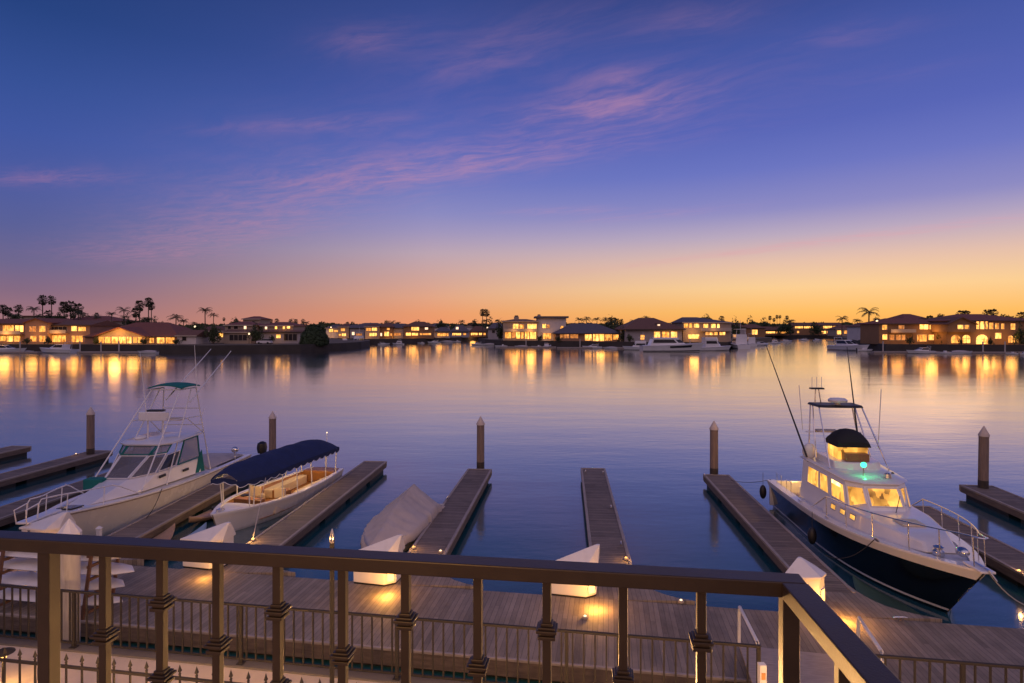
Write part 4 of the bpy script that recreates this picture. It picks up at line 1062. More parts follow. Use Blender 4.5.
# return rail, towards the house
rdir = V(-.036, -.418, 0).normalized()
rq = local(brl, (cB.x, cB.y, 0)); r1 = cB + rdir * 1.3
brr = thing('return_railing', 'dark bronze side rail running from the corner post back to the house', 'railing', (cB.x, cB.y, RZ - 1.07), math.atan2(rdir.y, rdir.x))
MB().box(HW + .002, 1.4, -HW, HW, 1.07 - .036, 1.07 + .0005).build('top_rail', M['bronze'], brr, bevel=.003)
MB().box(.03, 1.4, -.018, .018, .08, .11).build('bottom_rail', M['bronze'], brr)
for k, q in enumerate((.262, .435, .61, .785, .96)):
    bl = MB().box(q - .0105, q + .0105, -.0105, .0105, .11, 1.0335).build('baluster', M['bronze'], brr, bevel=.0015)
    for dz in ((.258,) if k % 2 == 0 else (.157, .357)): collar(bl, q, 1.07 - dz)
MB().box(-3.2, .75, -2.5, 1.85, RZ - 1.3, RZ - 1.07).build('balcony_floor', M['patio'])['kind'] = 'structure'
lamp('balcony_lamp', (-1.5, -1.3, EYE + .3), 135, (1, .48, .1), .15)

# ------------------------------------------------------------------ far shores
GZ = 2.0
def land(poly, name='land', m='lawn'):
    MB().prism(poly, -1.5, GZ).build(name, M[m])['kind'] = 'structure'
def wp_(px, py): return gp(px, py, 0)
leftp = [(-520, 176), wp_(0, 352), wp_(120, 352.2), wp_(160, 353), wp_(200, 353.6), wp_(300, 352.4), wp_(340, 350.2), wp_(360, 348.5), wp_(369, 346.6)]
land(leftp + [(-62, 262), (-110, 330), (-520, 330)])
backl = [(-66, 252), wp_(400, 344), wp_(450, 342), wp_(470, 340.6), (40, 395), (165, 424), (215, 402), (330, 402)]
centp = [wp_(479, 342.5), wp_(486, 344.8), wp_(502, 346.3), wp_(560, 347), wp_(640, 348.4), wp_(700, 349.2), wp_(726, 348.8), wp_(737, 346.6)]
land(centp + [wp_(757, 343), wp_(772, 341), (150, 380), (20, 380)])
rightp = [wp_(838, 340), wp_(850, 344.5), wp_(866, 348.6), wp_(886, 351.6), wp_(1030, 352.8), (420, 165)]
land(rightp + [(420, 360), (240, 390)])
land([(-2400, 380), (-110, 332), (-66, 256)] + [(x, y + .1) for x, y in backl[1:]] + [(500, 402), (2400, 420), (2400, 3200), (-2400, 3200)], m='earth')
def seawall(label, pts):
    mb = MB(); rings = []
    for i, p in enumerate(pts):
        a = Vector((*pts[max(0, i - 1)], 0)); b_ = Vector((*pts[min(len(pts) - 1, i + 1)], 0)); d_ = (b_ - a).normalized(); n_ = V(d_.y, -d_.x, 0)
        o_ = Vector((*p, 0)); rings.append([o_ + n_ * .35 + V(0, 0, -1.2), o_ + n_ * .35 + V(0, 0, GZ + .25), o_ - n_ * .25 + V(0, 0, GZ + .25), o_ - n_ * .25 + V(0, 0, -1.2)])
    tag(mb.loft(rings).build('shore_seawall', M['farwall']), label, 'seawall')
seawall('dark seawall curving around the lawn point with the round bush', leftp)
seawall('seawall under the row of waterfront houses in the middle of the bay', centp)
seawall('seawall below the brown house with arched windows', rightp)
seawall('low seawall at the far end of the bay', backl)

# ------------------------------------------------------------------ houses
def house(name, label, d, x0, x1, eave, ridge, wins, wall, roof, depth=14., rtype='hip', base=None, chim=(), ov=.5, ridge_x=None, balcony=(), framem='framewhite', lights=()):
    X0, X1 = fx(x0, d), fx(x1, d); zb = GZ - .02 if base is None else fz(base, d); ze = fz(eave, d); zr = fz(ridge, d)
    cxm = (X0 + X1) / 2
    h = thing(name, label, 'house', (cxm, d, zb), 0)
    W = X1 - X0; H = ze - zb; Rr = zr - zb
    MB().box(-W / 2, W / 2, 0, depth, 0, H).build('wall', M[wall], h)
    rf = MB(); e0, e1, f0, f1 = -W / 2 - ov, W / 2 + ov, -ov, depth + ov
    if rtype == 'hip':
        rx0, rx1 = (-W / 2 + min(depth / 2, W * .32), W / 2 - min(depth / 2, W * .32)) if ridge_x is None else (fx(ridge_x[0], d) - cxm, fx(ridge_x[1], d) - cxm)
        rf.add([(e0, f0, H + .02), (e1, f0, H + .02), (e1, f1, H + .02), (e0, f1, H + .02), (rx0, depth / 2, Rr), (rx1, depth / 2, Rr),
                (e0, f0, H - .2), (e1, f0, H - .2), (e1, f1, H - .2), (e0, f1, H - .2)],
               [(0, 1, 5, 4), (1, 2, 5), (2, 3, 4, 5), (3, 0, 4), (0, 6, 7, 1), (1, 7, 8, 2), (2, 8, 9, 3), (3, 9, 6, 0), (9, 8, 7, 6)])
    elif rtype == 'gable':                      # gable end towards the water
        rf.add([(e0, f0, H), (0, f0, Rr), (e1, f0, H), (e0, f1, H), (0, f1, Rr), (e1, f1, H), (e0, f0, H - .25), (0, f0, Rr - .3), (e1, f0, H - .25), (e0, f1, H - .25), (0, f1, Rr - .3), (e1, f1, H - .25)],
               [(0, 1, 4, 3), (1, 2, 5, 4), (6, 9, 10, 7), (7, 10, 11, 8), (0, 6, 7, 1), (1, 7, 8, 2), (3, 4, 10, 9), (4, 5, 11, 10), (0, 3, 9, 6), (2, 8, 11, 5)])
        MB().add([(-W / 2, .02, H - .01), (W / 2, .02, H - .01), (0, .02, Rr - .32), (-W / 2, .3, H - .01), (W / 2, .3, H - .01), (0, .3, Rr - .32)], [(0, 1, 2), (5, 4, 3), (0, 3, 4, 1), (1, 4, 5, 2), (2, 5, 3, 0)]).build('gable_wall', M[wall], h)
    elif rtype == 'side':                       # ridge along the shore
        rf.add([(e0, f0, H), (e1, f0, H), (e1, depth / 2, Rr), (e0, depth / 2, Rr), (e1, f1, H), (e0, f1, H), (e0, f0, H - .25), (e1, f0, H - .25), (e1, f1, H - .25), (e0, f1, H - .25)],
               [(0, 1, 2, 3), (3, 2, 4, 5), (0, 6, 7, 1), (6, 9, 8, 7), (5, 4, 8, 9), (1, 7, 8, 4, 2), (0, 3, 5, 9, 6)])
    else:
        rf.box(e0, e1, f0, f1, H, Rr)
    ro = rf.build('roof', M[roof], h)
    if rtype in ('hip', 'side'): MB().box(e0 + .02, e1 - .02, f0 - .06, f0 - .004, H - .28, H + .05).build('fascia', M['framewhite' if 'white' in wall or 'sand' in wall else 'framedark'], ro)
    for (px, py, pw) in chim:
        a_, z_ = fx(px, d) - cxm, fz(py, d) - zb; hw_ = pw * d / FOC / 2
        ch = MB().box(a_ - hw_, a_ + hw_, depth * .3, depth * .3 + 1.0, H * .8, z_).build('chimney', M[wall], ro)
        MB().box(a_ - hw_ * .7, a_ + hw_ * .7, depth * .3 + .15, depth * .3 + .85, z_, z_ + .45).build('chimney_cap', M['framedark'], ch)
    for wn in wins:
        a0, a1, y0, y1, mm = wn[:5]
        arch = len(wn) > 5
        u0, u1 = fx(a0, d) - cxm, fx(a1, d) - cxm; v1, v0 = fz(y0, d) - zb, fz(y1, d) - zb
        v0 = max(v0, .15)
        yy = -.10
        if arch:
            r_ = (u1 - u0) / 2; cxx = (u0 + u1) / 2; pts = [(u0, v0), (u1, v0)] + [(cxx + r_ * cos(k * PI / 10), v1 - r_ * .9 + r_ * .9 * sin(k * PI / 10)) for k in range(11)]
            fr_m = MB().loft([[(x, yy + .09, z) for x, z in [(cxx + (x - cxx) * 1.08, v0 + (z - v0) * 1.05) for x, z in pts]], [(x, yy + .03, z) for x, z in [(cxx + (x - cxx) * 1.08, v0 + (z - v0) * 1.05) for x, z in pts]]])
            wo = fr_m.build('window', M[framem], h)
            MB().loft([[(x, yy + .02, z) for x, z in pts], [(x, yy, z) for x, z in pts]]).build('pane', M[mm], wo)
            mu = MB(); mu.box(cxx - .05, cxx + .05, yy - .05, yy - .004, v0, v1); mu.box(u0, u1, yy - .05, yy - .004, v1 - r_ * .9 - .05, v1 - r_ * .9 + .05); mu.build('mullion', M[framem], wo)
        else:
            f_ = MB()
            tk = .11
            f_.box(u0 - tk, u1 + tk, yy, -.001, v1, v1 + tk); f_.box(u0 - tk, u1 + tk, yy, -.001, v0 - tk, v0); f_.box(u0 - tk, u0, yy, -.001, v0, v1); f_.box(u1, u1 + tk, yy, -.001, v0, v1)
            nm = max(1, round((u1 - u0) / 1.3))
            for k in range(1, nm):
                xm = u0 + (u1 - u0) * k / nm; f_.box(xm - .05, xm + .05, yy, -.001, v0, v1)
            wo = f_.build('window', M[framem], h)
            MB().box(u0, u1, -.045, -.012, v0, v1).build('pane', M[mm], wo)
    for (a0, a1, yt) in balcony:
        u0, u1 = fx(a0, d) - cxm, fx(a1, d) - cxm; z_ = fz(yt, d) - zb
        bl = MB().box(u0, u1, -1.5, -.11, z_ - .25, z_).build('balcony', M[wall], h)
        MB().box(u0, u1, -1.5, -1.42, z_ + .001, z_ + 1.0).build('balcony_parapet', M[framem], bl)
    for (px, py, pw) in lights: lamp('porch_glow', (fx(px, d) - cxm, -2.6, fz(py, d) - zb), pw * 1.9, (1, .45, .1), 1.6, h)
    return h

H_ = house
H_('waterfront_house', 'two storey salmon house at the water with two rows of broad lit windows', 192, -26, 26, 323.5, 318.5,
   [(3, 14, 325.5, 331.8, 'lit'), (15.5, 23.5, 325.5, 331.8, 'lit_hot'), (0, 6, 336, 341, 'lit'), (7, 13, 336, 341.5, 'lit_hot'), (14, 20.5, 336, 341.5, 'lit'), (-20, -3, 325.5, 332, 'lit'), (-20, -3, 336, 342, 'lit')],
   'stucco_salmon', 'tile_red', 15, 'side', balcony=((0, 24, 334),), lights=((10, 334, 260),))
H_('waterfront_house', 'two storey salmon house with paired square lit windows under a low gable', 191, 25, 47.5, 322.5, 318,
   [(29.5, 36, 326.3, 331.6, 'lit_dim'), (39.5, 45.5, 326, 331.8, 'lit'), (30.5, 36.5, 336, 341.5, 'lit'), (39.5, 45.5, 335.8, 341.8, 'lit')], 'stucco_salmon', 'tile_red', 14, 'gable', lights=((38, 334, 160),))
H_('waterfront_house', 'salmon house with a dark upstairs balcony above a wide lit terrace door', 193, 48, 90, 325, 320,
   [(50, 67, 326.8, 330.8, 'unlit'), (49, 66, 335.5, 342, 'lit'), (71.5, 77, 326.2, 331, 'lit_hot'), (78.5, 86, 327, 331, 'lit'), (72, 83, 335.8, 342, 'lit')], 'stucco_salmon', 'tile_brown', 15, 'side', balcony=((48, 69, 333),), lights=((60, 335, 220), (78, 335, 120)))
H_('hillside_house', 'large pale house with a long red roof and chimney rising behind the terrace houses', 228, 58, 112, 321, 315.5, [(98, 100.5, 327, 329, 'lit')], 'stucco_sand', 'tile_red', 16, 'hip', chim=((87, 313.5, 3),))
H_('hillside_house', 'pale block shaped house with a flat roof behind the broad windowed salmon house', 226, 22, 46, 316.5, 315.6, [], 'stucco_sand', 'tile_brown', 10, 'flat')
H_('gable_house', 'single storey house with a wide glowing gable of glass facing the water', 186, 97.5, 143.5, 336.2, 327,
   [(99, 104, 336.9, 343, 'lit'), (105, 110.5, 336.9, 343, 'lit'), (112, 118, 336.9, 343.2, 'lit_hot'), (119, 126, 336.9, 343.2, 'lit_hot'), (127, 131.5, 336.9, 343.2, 'lit_hot'), (133.5, 137, 337.2, 342.8, 'lit'), (138, 142, 337.2, 342.8, 'lit')],
   'stucco_sand', 'tile_red', 13, 'gable', ov=1.0, lights=((120, 333, 420), (104, 335, 160), (138, 335, 160)))
H_('gable_house_wing', 'long low wing with a red tiled roof and three lit windows beside the glass gable', 189, 85, 178, 336.5, 322,
   [(145.5, 154, 338, 343, 'lit'), (157, 164.5, 337.5, 343.3, 'lit_hot'), (166, 174.5, 337.5, 343.3, 'lit')], 'stucco_salmon', 'tile_red', 22, 'hip', lights=((150, 337, 60), (166, 337, 90)))
H_('garden_house', 'small white walled outbuilding with one dark window at the edge of the lawn', 186, 177, 196, 335.5, 330, [(182.3, 186.3, 336.5, 340.5, 'unlit')], 'stucco_white', 'tile_brown', 9, 'side')
H_('garden_house', 'low house glowing yellow among the trees behind the lawn', 205, 193, 224, 331, 326, [(195, 205, 333.5, 340, 'lit'), (219, 223, 333, 337, 'lit_hot')], 'stucco_sand', 'tile_brown', 10, 'hip', lights=((201, 337, 160),))
H_('garage_house', 'two storey house with a dark garage door beside the curved lawn', 192, 224, 251, 332, 329.5, [(229.5, 247, 334.8, 340.5, 'unlit')], 'stucco_sand', 'tile_brown', 8, 'side', lights=((249, 334, 12),))
H_('garage_house_upper_block', 'upper storey block with red roof set back over the dark garage door', 197, 225, 252, 325, 321.3, [(244, 246.5, 326, 329, 'lit_white'), (228, 231, 326, 329, 'unlit'), (234, 238, 326, 329, 'unlit')], 'stucco_sand', 'tile_red', 12, 'hip')
H_('tower_house', 'square tower house with a red pyramid roof behind the garage house', 214, 243, 260, 318.8, 316, [(252, 254.5, 321, 323, 'unlit')], 'stucco_sand', 'tile_red', 9, 'hip')
H_('garage_house', 'wide two storey grey house with small lit windows next to the round bush', 196, 257, 300, 331.8, 329.8, [(276.3, 280.5, 334.6, 338, 'lit_hot'), (284, 297, 334, 340.5, 'unlit')], 'stucco_grey', 'tile_brown', 9, 'side', lights=((278, 338, 40),))
H_('garage_house_upper_block', 'upper storey block of the grey house with three small bright lights', 202, 261, 293, 325.5, 321.8, [(265, 267.2, 326.7, 329.2, 'lit_white'), (275, 277.2, 326.2, 329, 'lit_hot'), (283, 285, 326.4, 329, 'lit_hot'), (287, 290, 325.8, 328.4, 'lit_hot')], 'stucco_sand', 'tile_red', 12, 'hip', lights=((287, 327, 50),))

# back row, left of the channel
back = [
 ('pale house with lights beside the round bush', 300, 326, 341, 328, 324.5, [(329, 333, 329, 332, 'lit_hot'), (334, 338, 330, 332, 'lit')], 'stucco_white', 'tile_grey', 'hip'),
 ('small house with two stacked lit windows behind moored boats', 296, 338, 349, 326.8, 323.5, [(341, 345, 328.5, 331, 'lit'), (342, 346, 333.5, 336, 'lit_hot'), (339, 341, 334, 336, 'lit')], 'stucco_sand', 'tile_brown', 'hip'),
 ('grey house with one white light by the channel mouth', 292, 350, 364, 328, 324.5, [(352, 354.5, 332, 335, 'lit_white'), (356, 362, 333.5, 335.5, 'lit_dim')], 'stucco_grey', 'tile_grey', 'side'),
 ('yellow lit two storey house at the channel mouth', 283, 365, 378.5, 326.5, 323.5, [(366.5, 371, 328, 330.8, 'lit'), (372, 377, 327.8, 330.8, 'lit_hot'), (369.5, 377, 333, 336, 'lit_hot')], 'stucco_sand', 'tile_brown', 'hip'),
 ('house with an orange lit porch beside the yellow lit house', 286, 379.5, 392, 327, 322.5, [(387, 389.5, 328, 330, 'lit'), (380.5, 382, 333, 336, 'lit_white'), (384.5, 389, 331.8, 336, 'lit_hot'), (390, 392, 333.5, 335.5, 'lit')], 'stucco_brown', 'tile_brown', 'hip'),
 ('narrow dim house between two brightly lit ones', 290, 392.5, 403, 328, 323.5, [(394, 401, 333, 335.5, 'lit_dim')], 'stucco_grey', 'tile_grey', 'side'),
 ('large two storey house with a glowing corner room over a lit veranda', 280, 403.5, 432, 326.5, 321.5, [(411.5, 419, 326.8, 330.5, 'lit_hot'), (406, 411, 332.8, 335.6, 'lit_hot'), (412, 418, 333, 335.4, 'lit_hot'), (420, 431, 333.2, 335, 'lit'), (425, 428, 327.5, 329.5, 'lit_white')], 'stucco_brown', 'tile_brown', 'hip'),
 ('low pale house with a continuous lit strip of windows', 296, 435, 449.5, 331.5, 327, [(437.5, 448.5, 333.3, 336, 'lit')], 'stucco_grey', 'tile_grey', 'hip'),
 ('grey roofed house with a bright lit strip right of the low pale house', 318, 450.5, 468, 331.5, 325, [(452.5, 461, 333.2, 335.2, 'lit_hot'), (463, 466, 333.2, 335, 'lit'), (456, 458.5, 327, 329.3, 'lit_white')], 'stucco_grey', 'tile_grey', 'hip'),
 ('brown house with three lit windows near the tall twin palms', 335, 469, 487, 331.5, 326, [(471, 477.5, 333, 335, 'lit_hot'), (479, 482, 333, 335, 'lit_hot'), (483.5, 486, 333, 335, 'lit')], 'stucco_brown', 'tile_brown', 'hip'),
 ('unlit grey house beside the tall waterfront house with two chimneys', 270, 488, 505, 328.5, 322.5, [(492, 495, 330, 333, 'unlit'), (486.8, 488, 327, 329, 'lit_white')], 'stucco_grey', 'tile_grey', 'hip'),
 ('white house standing behind the yellow lit two storey house', 345, 354, 384, 326, 322.8, [], 'stucco_white', 'tile_grey', 'hip'),
 ('pale upper storey house behind the lit veranda house', 345, 428, 448, 327, 323, [(431, 434, 328.5, 330, 'unlit')], 'stucco_white', 'tile_grey', 'hip'),
 ('pale house behind the trees right of the lit strip', 380, 466, 482, 326.5, 323.5, [], 'stucco_white', 'tile_brown', 'hip'),
]
for (l, d, a0, a1, e, r, wn, wl_, rf_, rt) in back:
    H_('shore_house', l, d, a0, a1, e, r, wn, wl_, rf_, 10, rt, lights=((wn[0][0] + 2, 337, 130),) if wn and 'lit' in wn[-1][4] and 'grey' not in l else ())

# middle block
H_('waterfront_house', 'tall pale two storey house with chimneys and two rows of glowing windows', 236, 503, 538, 321, 318.8,
   [(513, 518.5, 324, 330, 'lit_hot'), (519.5, 524, 324.5, 330, 'lit'), (527.5, 536.5, 324, 330.2, 'lit_hot'), (505, 511, 332.3, 338.2, 'lit'), (512, 515.5, 332.3, 338, 'lit_dim'), (516, 520, 332, 338.6, 'lit_hot'), (521, 523.5, 332.3, 338.6, 'lit'), (525, 529, 331.8, 338.8, 'lit_hot'), (530, 536, 332, 338.8, 'lit_hot')],
   'stucco_sand', 'tile_brown', 14, 'hip', chim=((516.5, 316.3, 5),), balcony=((504, 537, 331.2),), lights=((514, 331.5, 120), (530, 331.5, 160)))
H_('waterfront_house', 'pale two storey wing with a flat overhanging roof right of the tall chimney house', 237, 537.5, 566, 318, 316.2,
   [(542.5, 546, 324, 328, 'lit_hot'), (547, 549.5, 324.5, 328, 'lit_dim'), (560.5, 563.5, 326, 329, 'lit'), (543, 551, 333.2, 338.8, 'lit')], 'stucco_white', 'tile_grey', 13, 'flat', chim=((539.5, 315.3, 4),), ov=1.0, lights=((547, 336, 90),))
H_('waterfront_house', 'single storey house with a broad blue grey hip roof and a band of lit glass', 226, 556, 621, 333.4, 323.2,
   [(560, 569, 334.3, 338.2, 'lit_dim'), (570, 578, 334.3, 338.2, 'lit_dim'), (585, 591.5, 334.4, 340.5, 'lit_hot'), (593, 598.5, 334.2, 341, 'lit_hot'), (599.5, 604, 334.2, 341, 'lit_hot'), (605, 612, 334.4, 340.5, 'lit'), (613, 618.5, 334.6, 339.5, 'lit')],
   'stucco_salmon', 'tile_grey', 20, 'hip', ridge_x=(574, 600), ov=1., lights=((600, 337, 140),))
H_('waterfront_house', 'grey walled house with a large brown hip roof behind the white motor yacht', 214, 626, 682, 329.2, 317.3,
   [(640.5, 644.5, 335, 339.5, 'lit'), (654, 660, 331.8, 340.5, 'lit_hot'), (662, 669, 331.8, 339, 'lit'), (671, 677, 331.8, 339, 'lit_hot')], 'stucco_grey', 'tile_brown', 22, 'hip', ridge_x=(645, 661), ov=1.1, lights=((668, 338, 110),))
H_('dormer_skylight', 'pair of bright dormer lights high on the brown hip roof', 216.5, 657, 660.5, 324, 323.2, [(657.5, 660, 324.3, 326, 'lit_white')], 'stucco_white', 'tile_brown', 3.5, 'flat', base=326.5, ov=.2)
H_('waterfront_house', 'two storey house with rows of small lit windows and a lit outside stair', 216, 683, 731, 322.3, 316.8,
   [(684, 688, 323.5, 327.5, 'lit'), (689, 692, 323.5, 327.5, 'lit'), (694, 699, 323.8, 327.5, 'lit_hot'), (703.5, 708, 324, 327.8, 'lit_hot'), (711, 715.5, 324, 327.8, 'lit_hot'), (717, 719.5, 324, 327.8, 'lit_hot'), (705.5, 708.5, 332.2, 335, 'lit_hot'), (709.5, 712.5, 332.2, 335, 'lit_hot'), (713.5, 717.5, 332.2, 335, 'lit_hot'), (719.5, 725, 332.2, 335, 'lit_hot'), (688, 699, 334.5, 338.5, 'lit_hot'), (704.5, 709, 338.6, 341.6, 'lit_white'), (711, 716, 338.6, 341.6, 'lit_white')],
   'stucco_sand', 'tile_grey', 15, 'hip', ridge_x=(688, 703), balcony=((700, 730, 330.6),), lights=((692, 333, 220), (712, 330, 60)))
# right shore
H_('waterfront_house', 'brown two storey house with a balcony and square lit windows on the right shore', 186, 879, 945, 323.6, 318,
   [(882, 887, 325, 329.6, 'lit'), (898.5, 904, 325.4, 329, 'lit_dim'), (919.5, 928, 323.8, 329.2, 'lit_hot'), (929.5, 936, 323.8, 329.2, 'lit_hot'), (938, 939.5, 324, 328, 'lit'), (882.3, 887, 334.5, 339.5, 'lit_hot'), (889.5, 894, 334.8, 340, 'lit_dim'), (896, 900.5, 334.8, 340, 'lit_dim'), (901.5, 905, 334.8, 340, 'lit_dim'), (917, 926.5, 334.8, 341.4, 'lit'), (928.5, 935.5, 334.8, 340, 'lit_hot')],
   'stucco_brown', 'tile_red', 10, 'hip', balcony=((888, 913, 332.4),), lights=((926, 332, 200), (892, 333, 90), (908, 341, 60)))
H_('roof_tower', 'raised roof block with a low hip above the brown balcony house', 193, 905, 926, 318.4, 313.6, [], 'stucco_brown', 'tile_red', 9, 'hip', base=323)
H_('waterfront_house', 'large brown villa with arched ground floor windows glowing over the water', 180, 947.5, 1040, 320.6, 313.4,
   [(958, 964, 324.5, 329, 'lit'), (965, 968, 324.5, 329, 'lit_dim'), (970.5, 974, 323, 329, 'lit'), (976.2, 979, 321.4, 329, 'lit_hot'), (980, 984, 321.2, 329, 'lit_hot'), (985.3, 987.6, 321.4, 329, 'lit'), (989, 993, 322.8, 329, 'lit'), (995, 998.6, 323.2, 329, 'lit'), (1001, 1004, 323.6, 329, 'lit'), (1010.5, 1015, 323.6, 329.6, 'lit'),
    (951, 960, 335, 343, 'lit', 1), (962.3, 970, 335, 343, 'lit_hot', 1), (976, 987.5, 334.6, 344, 'lit_hot', 1), (995, 1001, 333, 338.5, 'lit_hot'), (1008, 1012.5, 335.6, 342.6, 'lit', 1), (1013.5, 1018, 335.6, 342.6, 'lit', 1)],
   'stucco_brown', 'tile_red', 17, 'hip', ridge_x=(979, 1003), lights=((955, 338, 110), (982, 338, 200), (1004, 337, 120)))
H_('villa_wing', 'gabled end wing of the brown arched villa, pale verge along its roof', 178.5, 948, 975.5, 324, 316.8, [(957.5, 963, 325, 329, 'lit_hot'), (964.5, 969, 325, 329, 'lit')], 'stucco_brown', 'tile_brown', 12, 'gable', base=332)
# far end of the right channel
for (l, d, a0, a1, e, r, wn, wl_, rf_, rt) in [
 ('house with a glowing doorway behind the stern facing boats', 330, 744, 765, 328, 324, [(752, 757.5, 329.8, 334.5, 'lit_hot')], 'stucco_brown', 'tile_brown', 'hip'),
 ('low house with one long lit strip at the channel end', 405, 765, 789, 330, 326.5, [(766, 775, 331.5, 333.3, 'lit_hot'), (776, 788, 331.5, 333.3, 'lit')], 'stucco_brown', 'tile_brown', 'side'),
 ('two storey house whose upper floor is one bright band, beside the wide palm', 432, 793, 815, 325.5, 322.5, [(795, 803, 326.3, 328.2, 'lit_hot'), (804, 813.5, 326.3, 328.2, 'lit_hot'), (797, 799, 331, 333, 'lit')], 'stucco_brown', 'tile_brown', 'side'),
 ('two storey house with lit bands on both floors at the channel end', 425, 820, 842, 325.3, 322.5, [(823, 832, 326, 328.2, 'lit_hot'), (833, 840, 326, 328.2, 'lit'), (821.5, 826, 331, 333.5, 'lit_hot'), (827, 835, 331, 333.3, 'lit')], 'stucco_brown', 'tile_brown', 'side'),
 ('low house with bright shop like windows behind the bow facing cruiser', 372, 836, 860, 329, 325, [(837, 841, 330.5, 334.2, 'lit_hot'), (844, 850, 330.5, 333.6, 'lit'), (851, 858, 330.5, 334, 'lit_hot')], 'stucco_sand', 'tile_brown', 'hip'),
 ('white house with one small light beneath the big bending palm', 240, 861, 878, 326.5, 322.5, [(870.5, 873, 329, 331.5, 'lit_white'), (874, 877, 332, 335, 'lit_dim')], 'stucco_white', 'tile_brown', 'hip'),
 ('dark roofed house behind the stair house of the middle shore', 300, 728, 746, 327, 322.5, [(733, 736, 329, 331, 'lit_white')], 'stucco_grey', 'tile_brown', 'hip')]:
    H_('shore_house', l, d, a0, a1, e, r, wn, wl_, rf_, 10, rt)

# ------------------------------------------------------------------ trees and palms
def fan_crown(seed, n=70, skirt=True):
    r_ = random.Random(seed); mb = MB()
    for k in range(n):
        th = r_.uniform(0, 2 * PI); ph = math.acos(r_.uniform(-.92, 1.)); rad = r_.uniform(.75, 1.05)
        dr = V(sin(ph) * cos(th), sin(ph) * sin(th), cos(ph) * 1.15)
        c = dr * 1.2 * rad; tang = dr.cross(V(0, 0, 1) if abs(dr.z) < .9 else V(1, 0, 0)).normalized(); bt = dr.cross(tang)
        mb.tube(dr * .15, c, .025, 3)
        pts = [c]
        for j in range(-4, 5):
            a = j * .32; l_ = .62 * (1 - .05 * abs(j)) * (1 if j % 2 == 0 else .72)
            pts.append(c + dr * cos(a) * l_ + tang * sin(a) * l_ - V(0, 0, .12) + bt * r_.uniform(-.05, .05))
        mb.add(pts, [(0, i, i + 1) for i in range(1, 9)])
    return mb
def feather_crown(seed, n=17, size=3.0):
    r_ = random.Random(seed); mb = MB()
    for k in range(n):
        th = k * 2 * PI / n * 2.4 + r_.uniform(-.2, .2); up = r_.uniform(.15, 1.5); ln = size * r_.uniform(.8, 1.1)
        d_ = V(cos(th), sin(th), 0); sd = V(-sin(th), cos(th), 0); pts = []
        x = 0; z = 0; ang = up
        for i in range(9):
            pts.append(d_ * x + V(0, 0, z)); x += ln / 8 * cos(ang); z += ln / 8 * sin(ang); ang -= .17 + .07 * up
        mb.path(pts, .035, 3, .01)
        for i in range(1, 8):
            w_ = .62 * (1 - abs(i / 8 - .4) * 1.1)
            for s in (-1, 1):
                for f in (0, .5):
                    a = pts[i].lerp(pts[i + 1], f); ax = (pts[i + 1] - pts[i]).normalized()
                    tip = a + sd * s * w_ + ax * .3 - V(0, 0, w_ * .55 + r_.uniform(0, .12))
                    mb.add([a, a + ax * .12, tip], [(0, 1, 2)])
    return mb
def palm_proto(name, crown):
    g = thing(name, 'x', 'palm tree', (0, 0, -50), 0, 'palms along the far shores')
    pts = [(.12 * sin(i * .7) * i / 8, 0, -i * 1.6) for i in range(9)]
    tr = MB().path(pts, .15, 8, .2).build('trunk', M['bark'], g, True)
    crown.build('crown', M['frond'], g)
    return g
P_FAN = [palm_proto('fan_palm', fan_crown(s, 95)) for s in (1, 2)]
P_FEA = [palm_proto('feather_palm', feather_crown(s)) for s in (3, 4)]
for pr_ in P_FAN + P_FEA:
    for ch in [c for c in bpy.data.objects if c.parent == pr_]: KIDS.setdefault(pr_.name, []).append(ch)
